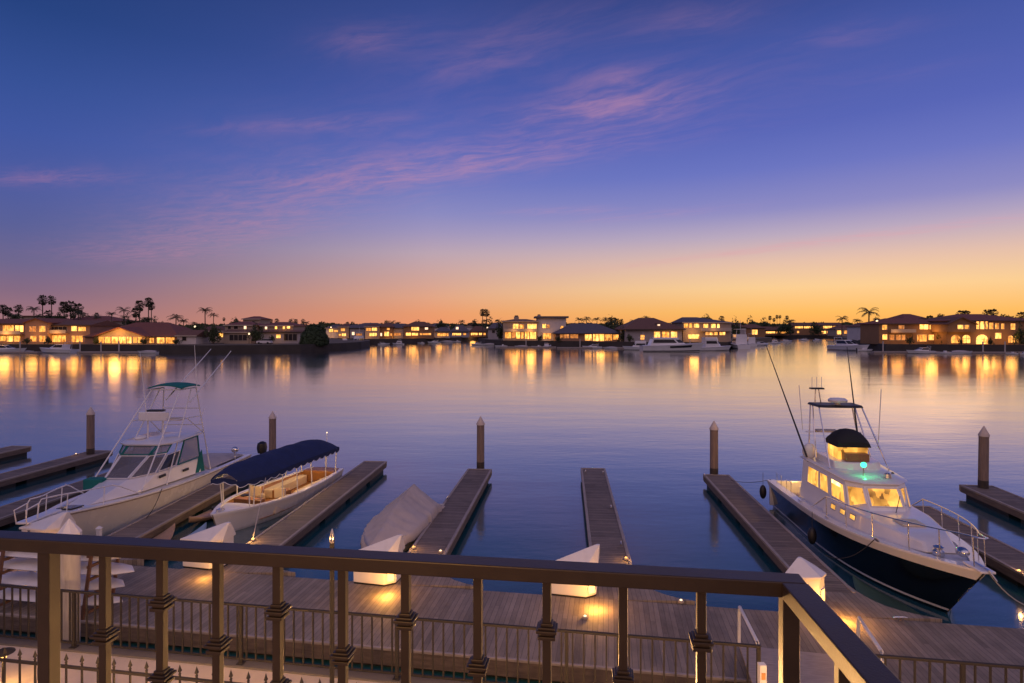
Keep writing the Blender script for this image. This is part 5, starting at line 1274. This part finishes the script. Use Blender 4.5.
PALMS = [  # px, top y, kind, size, distance
 (3, 304.5, 'f', 1.05, 222), (8, 307, 'f', 1.0, 224), (18.5, 304, 'f', 1.0, 226), (12, 313, 'e', .8, 214), (34, 306, 'e', 1.0, 218), (38, 313.5, 'e', .75, 213), (42.5, 295, 'f', 1.15, 232), (51.5, 295.5, 'f', 1.05, 233), (48.5, 310, 'f', .95, 224),
 (50, 316, 'e', .6, 212), (64, 301.5, 'f', 1.25, 226), (70.5, 300.5, 'f', 1.3, 228), (78.5, 303.5, 'f', 1.15, 229), (73.5, 309, 'f', 1.0, 222), (80.5, 311, 'e', .95, 220), (97, 314.5, 'e', .7, 232),
 (111.5, 311.5, 'e', .8, 222), (124, 306.5, 'e', 1.0, 226), (124.5, 315, 'e', .7, 224), (136, 307.5, 'f', 1.05, 215), (139.5, 300.5, 'f', 1.1, 218), (148.5, 297.5, 'f', 1.05, 226), (151.5, 302, 'f', .9, 228), (147.5, 316.5, 'e', .95, 215), (143, 317, 'e', .8, 217),
 (176, 313.5, 'e', 1.05, 206), (183.5, 318.5, 'e', .8, 208), (205, 307, 'e', 1.0, 205), (213.5, 312.5, 'e', .7, 207), (194, 321.5, 'e', .6, 215), (224, 317.5, 'f', .5, 300),
 (271, 319, 'f', .75, 300), (276.8, 318.6, 'f', .8, 302), (290.5, 319.2, 'f', .7, 310), (296, 319.2, 'f', .7, 312), (303, 318.7, 'f', .75, 316), (306.5, 321, 'e', .8, 290),
 (320, 323, 'f', .6, 390), (347.5, 321.8, 'f', .95, 395), (392, 320.3, 'e', .9, 340), (398, 321.5, 'e', .9, 345), (461.3, 319.6, 'e', 1.0, 370), (473.8, 320.5, 'f', 1.1, 380), (482.6, 309, 'f', 1.15, 330), (486.6, 309, 'f', 1.25, 332), (486, 318.5, 'e', 1.15, 330), (497.5, 319.5, 'f', 1.1, 320), (502.5, 320.3, 'f', 1.0, 322),
 (579, 317.2, 'e', 1.0, 300), (586.5, 316.2, 'e', 1.15, 302), (597, 317, 'e', 1.0, 305), (605, 317, 'e', 1.05, 306), (610.4, 317.2, 'f', 1.0, 310), (614.3, 317.4, 'f', .95, 312), (617.5, 318.6, 'f', .9, 314), (621.3, 318.8, 'f', .9, 316), (633.6, 319.4, 'e', 1.0, 300), (646, 315.5, 'e', .9, 262), (721.6, 316, 'f', .95, 285),
 (770, 315.8, 'f', .9, 440), (774, 318, 'f', .8, 442), (777, 315, 'f', .8, 445), (780, 315, 'f', .8, 446), (787, 315.6, 'f', .9, 447), (790.3, 319, 'e', 1.7, 400), (842, 315.5, 'e', 1.5, 362), (857, 318.5, 'e', 1.1, 330), (869, 307, 'e', 1.28, 196), (876.5, 318, 'f', 1.1, 215),
 (930, 315.5, 'f', 1.0, 226), (941, 314, 'f', 1.1, 228), (951.5, 315.5, 'f', .95, 227), (960.8, 310.5, 'f', 1.05, 214), (966.3, 310.5, 'f', 1.05, 216), (987, 309.3, 'f', 1.05, 218), (993.3, 309, 'f', 1.05, 220), (1021.5, 312, 'f', 1.1, 214)]
PALMS.sort()
NICK = [(25, 'behind the broad windowed salmon house'), (48, 'behind the paired window house'), (92, 'behind the salmon balcony house'), (146, 'behind the glass gable house'), (180, 'behind the low red roofed wing'), (226, 'beside the curved lawn'),
        (300, 'behind the grey garage house'), (350, 'beyond the round bush'), (450, 'above the back row of houses'), (505, 'left of the tall chimney house'), (572, 'behind the tall chimney house'), (640, 'behind the blue grey hip roof'), (682, 'behind the large brown hip roof'),
        (740, 'behind the lit stair house'), (815, 'at the far channel end'), (862, 'beside the far channel houses'), (905, 'beside the brown balcony house'), (946, 'behind the brown balcony house'), (1100, 'behind the arched villa')]
def ordinal(n):
    return f"{n}{'th' if 10 <= n % 100 <= 20 else {1: 'st', 2: 'nd', 3: 'rd'}.get(n % 10, 'th')}"
for i, (px, ty, kd, s, d) in enumerate(PALMS):
    pr_ = (P_FAN if kd == 'f' else P_FEA)[i % 2]
    top = 1.7 if kd == 'f' else 1.5
    z = fz(ty, d) - top * s
    where = next(n for lim, n in NICK if px < lim)
    lab = f"{'fan palm with round head' if kd == 'f' else 'palm with arching fronds'} {where}, {ordinal(i + 1)} palm from the left"
    r = copy_tree(pr_, (fx(px, d), d, z), rnd.uniform(0, 6), lab, s)
    tr = [c for c in bpy.data.objects if c.parent == r and c.name.startswith('trunk')][0]
    tr.scale = (1, 1, (z - GZ) / (12.8 * s) + .02)
for pr_ in P_FAN + P_FEA:
    for ch in [c for c in bpy.data.objects if c.parent == pr_]: bpy.data.objects.remove(ch)
    bpy.data.objects.remove(pr_)

def crown_mesh(seed, n=900, sx=1., sz=1., leaf=.26):
    r_ = random.Random(seed); mb = MB()
    cl_ = [(V(r_.gauss(0, .42) * sx, r_.gauss(0, .42) * sx, abs(r_.gauss(.45, .3)) * sz), r_.uniform(.25, .5)) for _ in range(20)]
    for k in range(n):
        c, rad = r_.choice(cl_)
        dr = V(r_.gauss(0, 1), r_.gauss(0, 1), r_.gauss(0, 1)).normalized()
        p = c + dr * rad * r_.uniform(.6, 1.05); p.z = max(p.z, -.05)
        a = V(r_.gauss(0, 1), r_.gauss(0, 1), r_.gauss(0, 1)).normalized() * leaf * r_.uniform(.5, 1.1); b_ = a.cross(dr + V(.01, 0, 0)).normalized() * leaf * .45
        mb.add([p - a * .5, p + b_ * .5, p + a * .5, p - b_ * .5], [(0, 1, 2, 3)])
    return mb
CR = []
for s in (5, 6, 7):
    me = crown_mesh(s, 900).build('crown', M['leaf'] if s != 6 else M['leafdark']); CR.append(me.data); bpy.data.objects.remove(me)
TREES = [('bushy garden tree behind the low red roofed wing', 170, 325, 335, 18, 208), ('dark shrub by the small white outbuilding', 189, 327, 336, 9, 212), ('round leafy tree before the yellow glowing house', 213, 321.5, 341, 16, 190), ('leafy tree between the two garage houses', 255.5, 324.5, 340, 13, 190),
         ('dark tree behind the glass gable house', 131, 316, 330, 12, 219), ('second dark tree behind the glass gable house, near its ridge', 142, 317, 328, 14, 221), ('green tree between the blue grey roof and the brown hip roof', 612, 319, 336, 22, 236), ('dark tree behind the tall chimney house', 560, 320, 330, 16, 262),
         ('dark garden tree left of the brown hip roof', 630, 323, 334, 12, 228), ('dark tree by the glowing doorway at the channel', 750, 319.5, 335, 16, 345), ('dark tree beyond the stern facing boats', 768, 321, 334, 18, 415), ('tall dark hedge tree behind the bow facing cruiser', 868, 334, 345, 15, 197),
         ('dark tree under the big bending palm', 876, 318, 338, 9, 205), ('dark tree between the balcony house and the arched villa', 943, 331, 344, 8, 183), ('dark tree behind the yellow lit house at the channel mouth', 388, 319, 331, 16, 330), ('dark tree behind the lit veranda house', 419, 321, 328, 14, 320),
         ('dark tree by the low lit strip house', 492, 320, 332, 14, 300), ('small shrub in front of the salmon house with paired windows', 27, 337, 343, 8, 186), ('shrub at the foot of the salmon balcony house', 48, 336, 343, 6, 186), ('dark tree at the far edge of the arched villa', 1020, 325, 343, 9, 177),
         ('tree beside the pale block house', 15, 312, 322, 14, 214), ('tree crown above the salmon balcony house', 84, 314, 322, 12, 235), ('dark tree at the channel end beside the wide palm', 786, 321.5, 333, 16, 398), ('dark tree between the far channel houses', 817, 321.5, 334, 12, 402),
 ('low hedge tree under the left end of the glass gable', 96, 337, 343.5, 7, 184.5), ('shrub under the right end of the glass gable', 144, 337.5, 343.5, 7, 184.5), ('shrub before the low red roofed wing, near its last lit window', 176, 338, 343.5, 8, 184), ('tall dark tree behind the salmon balcony house, beside the fan palms', 60, 312, 322, 12, 224),
 ('dark tree between the glass gable roof and the lawn palms', 158, 319, 330, 14, 214), ('ragged tree beside the yellow glowing house', 200, 323, 336, 10, 203), ('dark tree behind the square tower house', 236, 318.5, 326, 14, 230), ('dark tree behind the wide grey garage house', 290, 320.5, 328, 14, 225), ('shrub at the wall of the wide grey garage house', 272, 334, 341, 6, 190),
 ('dark tree left of the tall chimney house, by the unlit grey house', 500, 322, 338, 11, 250), ('shrub under the tall chimney house windows', 540, 334, 341, 6, 229), ('shrub at the corner of the blue grey roofed house', 558, 335, 341, 7, 221), ('dark tree right of the blue grey roofed house', 623, 327, 341, 9, 218), ('dark tree behind the stair house roof', 706, 315.5, 322, 14, 250), ('shrub at the left wall of the brown hip roof house', 630, 333, 341, 7, 211),
 ('dark tree right of the lit stair house', 736, 320, 337, 12, 260), ('shrub by the door of the brown balcony house', 910, 335.5, 343, 7, 181), ('shrub between the two left arches of the villa', 961, 337.5, 344, 3.5, 175), ('shrub right of the big villa arch', 990.5, 337.5, 344, 5, 175), ('dark tree behind the brown balcony house roof', 938, 315.5, 322, 12, 222), ('dark tree behind the arched villa roof', 1008, 313, 322, 14, 218), ('dark tree behind the low pale strip house', 441, 320.5, 328, 13, 330), ('dark tree behind the three window house', 478, 321, 328, 13, 372), ('dark tree by the white light house at the channel', 352, 320.5, 330, 13, 330)]
for i, (l, px, t_, b_, wpx, d) in enumerate(TREES):
    zt, zb = fz(t_, d), max(GZ, fz(b_, d)); wd = wpx * d / FOC
    g = thing('broadleaf_tree', l, 'tree', (fx(px, d), d, GZ), rnd.uniform(0, 6))
    c = bpy.data.objects.new('crown', CR[i % 3]); C.objects.link(c); c.parent = g
    hgt_ = zt - zb; c.location.z = zb - GZ; c.scale = (wd / 2.1, wd / 2.1, hgt_ / 1.35)
    MB().path([(0, 0, -.1), (.1, 0, (zb - GZ) * .5), (0, 0, zb - GZ + hgt_ * .4)], .28, 7, .12).build('trunk', M['bark'], g, True)
# round clipped bush
d = 181; g = thing('round_bush', 'large round dark green bush alone on the lawn point', 'bush', (fx(314, d), d, GZ))
rb = MB(); r_ = random.Random(3)
for k in range(5200):
    dr = V(r_.gauss(0, 1), r_.gauss(0, 1), r_.gauss(0, 1)).normalized(); dr.z = abs(dr.z) if r_.random() < .8 else dr.z * .2
    lump = 1 + .10 * noise.noise(dr * 2.2) + .07 * noise.noise(dr * 5)
    p = V(dr.x * 4.15, dr.y * 3.8, .35 + dr.z * 5.6) * lump * r_.uniform(.86, 1.02)
    a = V(r_.gauss(0, 1), r_.gauss(0, 1), r_.gauss(0, 1)).normalized() * .5; q_ = a.cross(dr + V(.01, 0, 0)).normalized() * .24
    rb.add([p - a * .5, p + q_, p + a * .5, p - q_], [(0, 1, 2, 3)])
rb.build('foliage', M['leafdark'], g)
MB().tube((0, 0, -.1), (0, 0, 3), .3, 8, .15).build('trunk', M['bark'], g)
# far line of trees seen as one mass
tl = MB(); r_ = random.Random(9)
for k in range(15000):
    px = r_.uniform(-140, 1170); d = r_.uniform(455, 560)
    hmax = 326.2 - 4.6 * (.5 + .5 * noise.noise(V(px * .035, 0, 2.))) - 1.6 * noise.noise(V(px * .16, 4., 0))
    if px < 520: hmax += .6
    z0 = fz(max(319.8, hmax), d); z = GZ + (z0 - GZ) * r_.random() ** .55
    p = V(fx(px, d), d, z); a = V(r_.gauss(0, 1), r_.gauss(0, .6), r_.gauss(0, 1)).normalized() * r_.uniform(1.0, 2.2); q_ = V(-a.z, .3, a.x).normalized() * r_.uniform(.5, 1.1)
    tl.add([p - a, p + q_, p + a, p - q_], [(0, 1, 2, 3)])
tag(tl.build('treeline', M['leaf']), 'dark mass of far off trees behind the last houses', 'trees', None, 'stuff')

# ------------------------------------------------------------------ far boats
def far_boat(name, L_, B_, kind):
    g = thing(name, 'x', 'boat', (0, 0, -80), 0)
    hb_ = lambda t: B_ / 2 * .92 if t < .45 else max(.05, B_ / 2 * .92 * (1 - ((t - .45) / .55) ** 2.4))
    f0, f1 = (.085 * L_, .125 * L_) if kind != 'skiff' else (.09 * L_, .12 * L_)
    sh_ = lambda t: f0 + (f1 - f0) * t ** 2
    P_, K_ = surf_hull(L_, hb_, sh_, rake=.09 * L_)
    hull_mesh(P_, K_, n=16, ns=3).build('hull', M['gelwhite'], g, True, ang=60)
    deckmesh(P_, .0, .99, -.02, 10).build('deck', M['deckwhite'], g, True)
    strip(P_, .05, .16, .02, n=14).build('boot_stripe', M['navy'], g, True)
    if kind == 'yacht':
        strip(P_, .55, .85, .03, .42, .78, 10).build('hull_window', M['darkglass'], g, True)
        lo_ = [(x * L_, s * B_ * w_, f0) for x, w_, s in ((.12, .38, -1), (.60, .34, -1), (.72, .16, -1), (.72, .16, 1), (.60, .34, 1), (.12, .38, 1))]
        md_ = [(x * L_, s * B_ * w_, .175 * L_) for x, w_, s in ((.16, .34, -1), (.50, .30, -1), (.58, .14, -1), (.58, .14, 1), (.50, .30, 1), (.16, .34, 1))]
        MB().loft([lo_, md_]).build('cabin', M['gelwhite'], g, True)
        for a_, b_ in ((0, 1), (1, 2), (2, 3), (3, 4), (4, 5)):
            MB().panel([lo_[a_], lo_[b_], md_[b_], md_[a_]], .06, .94, .42, .9, .01, .02).build('cabin_window', M['darkglass'], g)
        MB().loft([[(x, y * 1.06, z) for x, y, z in md_], [(x * .98, y, z + .022 * L_) for x, y, z in md_]]).build('cabin_roof', M['gelwhite'], g, True)
    elif kind in ('fly', 'trawler'):
        zt = .22 * L_ if kind == 'fly' else .26 * L_
        lo_ = [(x * L_, s * B_ * w_, f0) for x, w_, s in ((.2, .38, -1), (.62, .33, -1), (.68, .2, -1), (.68, .2, 1), (.62, .33, 1), (.2, .38, 1))]
        md_ = [(x * L_, s * B_ * w_, zt) for x, w_, s in ((.2, .35, -1), (.54, .31, -1), (.58, .18, -1), (.58, .18, 1), (.54, .31, 1), (.2, .35, 1))]
        MB().loft([lo_, md_]).build('cabin', M['gelwhite'], g)
        for a_, b_ in ((0, 1), (1, 2), (2, 3), (3, 4), (4, 5)):
            MB().panel([lo_[a_], lo_[b_], md_[b_], md_[a_]], .08, .92, .5, .88, .01, .02).build('cabin_window', M['darkglass'], g)
        MB().loft([[(x, y * 1.05, z) for x, y, z in md_], [(x * .95 + .01 * L_, y * .95, z + .07 * L_) for x, y, z in md_]]).build('flying_bridge', M['gelwhite'], g)
        for s in (-1, 1): MB().tube((.26 * L_, s * B_ * .3, zt + .06 * L_), (.26 * L_, s * B_ * .26, zt + .17 * L_), .04, 6).build('bridge_post', M['tubewhite'], g)
        MB().box(.22 * L_, .46 * L_, -B_ * .3, B_ * .3, zt + .17 * L_, zt + .18 * L_).build('bridge_top', M['gelwhite'] if kind == 'fly' else M['navycanvas'], g)
        MB().tube((.3 * L_, 0, zt + .18 * L_), (.3 * L_, 0, zt + .36 * L_), .035, 6).build('mast', M['tubewhite'], g)
    elif kind == 'cruiser':
        lo_ = [(x * L_, s * B_ * w_, f0) for x, w_, s in ((.25, .38, -1), (.6, .34, -1), (.75, .12, -1), (.75, .12, 1), (.6, .34, 1), (.25, .38, 1))]
        md_ = [(x * L_, s * B_ * w_, .2 * L_) for x, w_, s in ((.22, .34, -1), (.45, .3, -1), (.5, .12, -1), (.5, .12, 1), (.45, .3, 1), (.22, .34, 1))]
        MB().loft([lo_, md_]).build('cabin', M['gelwhite'], g, True)
        for a_, b_ in ((0, 1), (1, 2), (2, 3), (3, 4), (4, 5)):
            MB().panel([lo_[a_], lo_[b_], md_[b_], md_[a_]], .06, .94, .4, .9, .01, .02).build('cabin_window', M['darkglass'], g)
        MB().path([(.2 * L_, -B_ * .36, f0), (.17 * L_, -B_ * .3, .25 * L_), (.17 * L_, B_ * .3, .25 * L_), (.2 * L_, B_ * .36, f0)], .05, 6).build('radar_arch', M['gelwhite'], g)
    elif kind == 'covered':
        rows_ = [[(L_ * t_, hb_(t_) * 1.03 * u, sh_(t_) + .02 + (.07 * L_ * sin(PI * min(1, t_ + .15)) * (1 - abs(u) ** 1.5))) for u in (-1, -.6, -.2, .2, .6, 1)] for t_ in [i / 10 for i in range(11)]]
        MB().grid(rows_).build('cover', M['greycover'], g, True)
    else:
        MB().box(.3 * L_, .42 * L_, -.2 * B_, .2 * B_, f0, f0 + .1 * L_).build('console', M['gelwhite'], g)
        MB().box(.16 * L_, .24 * L_, -.3 * B_, .3 * B_, f0, f0 + .05 * L_).build('bench', M['cushion'], g)
        MB().box(-.05 * L_, .01, -.08 * B_, .08 * B_, .02, f0 + .09 * L_).build('outboard', M['black'], g)
    return g
PB = {k: far_boat({'yacht': 'motor_yacht', 'fly': 'flybridge_boat', 'trawler': 'trawler', 'cruiser': 'cabin_cruiser', 'covered': 'covered_skiff', 'skiff': 'open_skiff'}[k], 10., b_, k) for k, b_ in (('yacht', 2.6), ('fly', 3.3), ('trawler', 3.2), ('cruiser', 3.2), ('covered', 3.4), ('skiff', 3.2))}
for k_, g in PB.items(): KIDS[g.name] = [c for c in bpy.data.objects if c.parent == g]
BOATS = [  # kind, px centre, waterline y, length in px, heading (0 = bow right, 180 = bow left, -90 = bow to us), label
 ('cruiser', 8, 352.6, 34, 8, 'white cabin cruiser moored before the broad windowed salmon house'), ('covered', 28, 352.4, 12, 0, 'small covered skiff between the two white cruisers of the salmon houses'), ('cruiser', 57, 353, 40, 172, 'large white cruiser moored before the salmon house with paired windows'),
 ('covered', 147.5, 353.6, 20, 180, 'dark covered boat moored under the end of the glass gable dock'),
 ('fly', 345, 345, 13, -70, 'small white flybridge boat beyond the lawn point, nearest the round bush'), ('fly', 357, 345, 14, -100, 'white boat beyond the lawn point below the white light'), ('fly', 398, 344.6, 12, 170, 'white boat moored under the narrow dim house'), ('cruiser', 384, 344.8, 12, 20, 'low white cruiser under the orange lit porch'), ('skiff', 421, 343.6, 8, 160, 'small skiff tied below the lit veranda'), ('cruiser', 434, 343.2, 13, 190, 'white cruiser below the low pale house'), ('covered', 446, 342.6, 13, 180, 'grey covered boat below the lit strip house'), ('skiff', 456, 342.2, 10, 170, 'small skiff furthest into the left channel'),
 ('cruiser', 477, 345.2, 13, 200, 'white cruiser at the corner dock left of the tall chimney house'), ('covered', 489, 345.6, 15, 185, 'pale covered boat at the dock left of the tall chimney house'), ('skiff', 501, 347, 13, 180, 'skiff nearest the corner of the tall chimney house'),
 ('covered', 521, 347.4, 13, 175, 'pale covered boat below the lit ground floor of the tall chimney house'), ('skiff', 537, 347.6, 12, 160, 'open skiff between the covered boat and the small lit dock lamps'), ('cruiser', 548, 347.6, 12, 70, 'small white cruiser left of the two dock lamps'), ('cruiser', 592, 348.6, 20, 170, 'white cruiser before the band of lit glass'), ('covered', 610, 348.9, 14, 185, 'covered boat under the end of the blue grey roof'),
 ('fly', 637, 350, 29, 172, 'white flybridge boat behind the long motor yacht'), ('yacht', 673, 351.5, 64, 2, 'long white motor yacht with dark side windows before the brown hip roof'), ('trawler', 714, 350.6, 37, 8, 'white trawler with a dark awning right of the long motor yacht'), ('fly', 738, 348.3, 19, 84, 'white boat seen from its stern at the corner of the middle shore'), ('fly', 750, 346, 14, 80, 'second boat seen from its stern, beyond the corner boat'), ('cruiser', 762, 345.6, 18, 25, 'white cruiser lying across the mouth of the far channel'), ('fly', 776, 343.6, 12, 20, 'small white boat behind the cruiser in the far channel'), ('cruiser', 787, 342, 12, 10, 'tiny white boat furthest in along the far channel side'), ('cruiser', 803, 340.6, 10, 180, 'tiny boat at the end of the far channel, under the bright upper floor'), ('cruiser', 818, 340.6, 9, 0, 'tiny boat at the end of the far channel, under the two lit bands'),
 ('cruiser', 838.5, 345, 13, -115, 'dark cruiser half hidden behind the bow facing cruiser'), ('cruiser', 850, 350.4, 27, -75, 'big white cruiser pointing its bow at the water before the palm'), ('skiff', 865, 351.2, 16, 0, 'open skiff right of the bow facing cruiser'), ('cruiser', 920, 353.6, 27, 178, 'low white boat before the brown balcony house'), ('skiff', 943, 354, 16, 182, 'open white skiff between the balcony house and the arched villa'), ('covered', 961.5, 354, 22, 0, 'white covered boat below the two left arches of the villa'), ('skiff', 1011, 354.2, 12, 180, 'small skiff under the right arches of the villa'), ('cruiser', 1023, 355, 14, -150, 'white cruiser cut by the edge below the arched villa')]
for (k, px, wy, lp, hd, l) in BOATS:
    x, y = gp(px, wy, 0); ln = lp * y / FOC
    fore = abs(cos(R(hd))); Lm = ln if fore > .5 else ln / max(.36, fore + .33 * abs(sin(R(hd))))
    s = Lm / 10.
    a = R(hd); cxo = x - cos(a) * Lm / 2; cyo = y - sin(a) * Lm / 2 + (.0 if fore > .5 else 0)
    r = copy_tree(PB[k], (cxo, cyo, 0), a, l, (s, s, s * (1.12 if k == 'yacht' else 1.1)), 'boats moored along the far shores')
    if k == 'cruiser' and px == 838.5: pass
for g in PB.values():
    for ch in KIDS[g.name]: bpy.data.objects.remove(ch)
    bpy.data.objects.remove(g)

# far docks and small lamps on the shores
def far_dock(label, x0, x1, wy, posts=()):
    (a, y) = gp(x0, wy, 0); (b_, _) = gp(x1, wy, 0)
    g = thing('shore_dock', label, 'dock', ((a + b_) / 2, y, 0), 0, 'floating docks on the far shores')
    MB().box(-(b_ - a) / 2, (b_ - a) / 2, -.9, .9, .05, .5).build('deck', M['rim'], g)
    for px in posts:
        q = fx(px, y) - (a + b_) / 2; MB().tube((q, 0, -.5), (q, 0, 3.3), .16, 8).build('pile', M['pilewhite'], g, True)
far_dock('long floating dock under the glass gable house', 79, 156, 353.2, (80, 101, 119))
far_dock('floating dock before the broad windowed salmon house', -12, 40, 353.4, (20,))
far_dock('floating dock before the tall chimney house', 500, 556, 347.9, (526,))
far_dock('floating dock under the blue grey roof', 557, 626, 348.6, (580,))
far_dock('floating dock behind the long motor yacht', 640, 728, 349.6, (690,))
far_dock('floating dock before the brown balcony house', 872, 938, 353, (883,))
far_dock('floating dock below the arched villa', 940, 1034, 353.6, (983, 1005))
for l, px, py, d in (('small bright lamp on the seawall under the blue grey roof, the left of two', 561.5, 344.8, 222), ('small bright lamp on the seawall under the blue grey roof, the right of two', 572, 344.8, 221.5),
                     ('small white lamp by the dark garage door', 249, 334.2, 190), ('white lamp high among the palms beside the balcony house', 877, 321.5, 190), ('lamp beside the trunk of the big bending palm', 872, 330.2, 203), ('lamp on the wall behind the drooping palms', 195, 327, 214), ('bright lamp above the round bush', 331, 327.6, 290)):
    g = thing('shore_lamp', l, 'lamp', (fx(px, d), d, GZ), 0, 'lamps on the far shores')
    z = fz(py, d) - GZ
    MB().tube((0, 0, 0), (0, 0, z), .06, 6).build('pole', M['iron'], g)
    MB().sphere((0, 0, z + .15), .32, 10, 6).build('globe', M['lampwhite'], g, True)
# white car by the garage house
d = 187; g = thing('parked_car', 'white car parked on the drive beside the garage house', 'car', (fx(264.5, d), d, GZ), R(180))
body = MB().loft([[(x, s * .88, z) for x, z in ((-2.2, .35), (-2.25, .75), (-2.1, 1.0), (-1.0, 1.08), (1.2, 1.08), (2.15, .95), (2.25, .6), (2.2, .35))] for s in (-1, 1)]); body.build('body', M['carwhite'], g, True)
cab = MB().loft([[(-1.95, -.78, 1.05), (.95, -.78, 1.05), (.95, .78, 1.05), (-1.95, .78, 1.05)], [(-1.75, -.66, 1.68), (.2, -.66, 1.68), (.2, .66, 1.68), (-1.75, .66, 1.68)]]); cab.build('cabin_glass', M['darkglass'], g)
MB().box(-1.78, .25, -.68, .68, 1.68, 1.74).build('car_roof', M['carwhite'], g)
for x in (-1.35, 1.4):
    for s in (-1, 1): MB().tube((x, s * .76, .34), (x, s * .93, .34), .34, 14).build('wheel', M['black'], g, True)

# ------------------------------------------------------------------ render settings
vs = sc.view_settings
sc.display_settings.display_device = 'sRGB'; vs.view_transform = 'Standard'; vs.look = 'None'; vs.gamma = 1.; vs.exposure = 0.; vs.use_curve_mapping = False
sc.render.engine = 'CYCLES'
sc.cycles.use_denoising = True
try: sc.cycles.denoiser = 'OPENIMAGEDENOISE'
except Exception: pass
sc.cycles.max_bounces = 6; sc.cycles.diffuse_bounces = 3; sc.cycles.glossy_bounces = 3; sc.cycles.transparent_max_bounces = 8
sc.cycles.sample_clamp_indirect = 6.; sc.cycles.caustics_reflective = False; sc.cycles.caustics_refractive = False
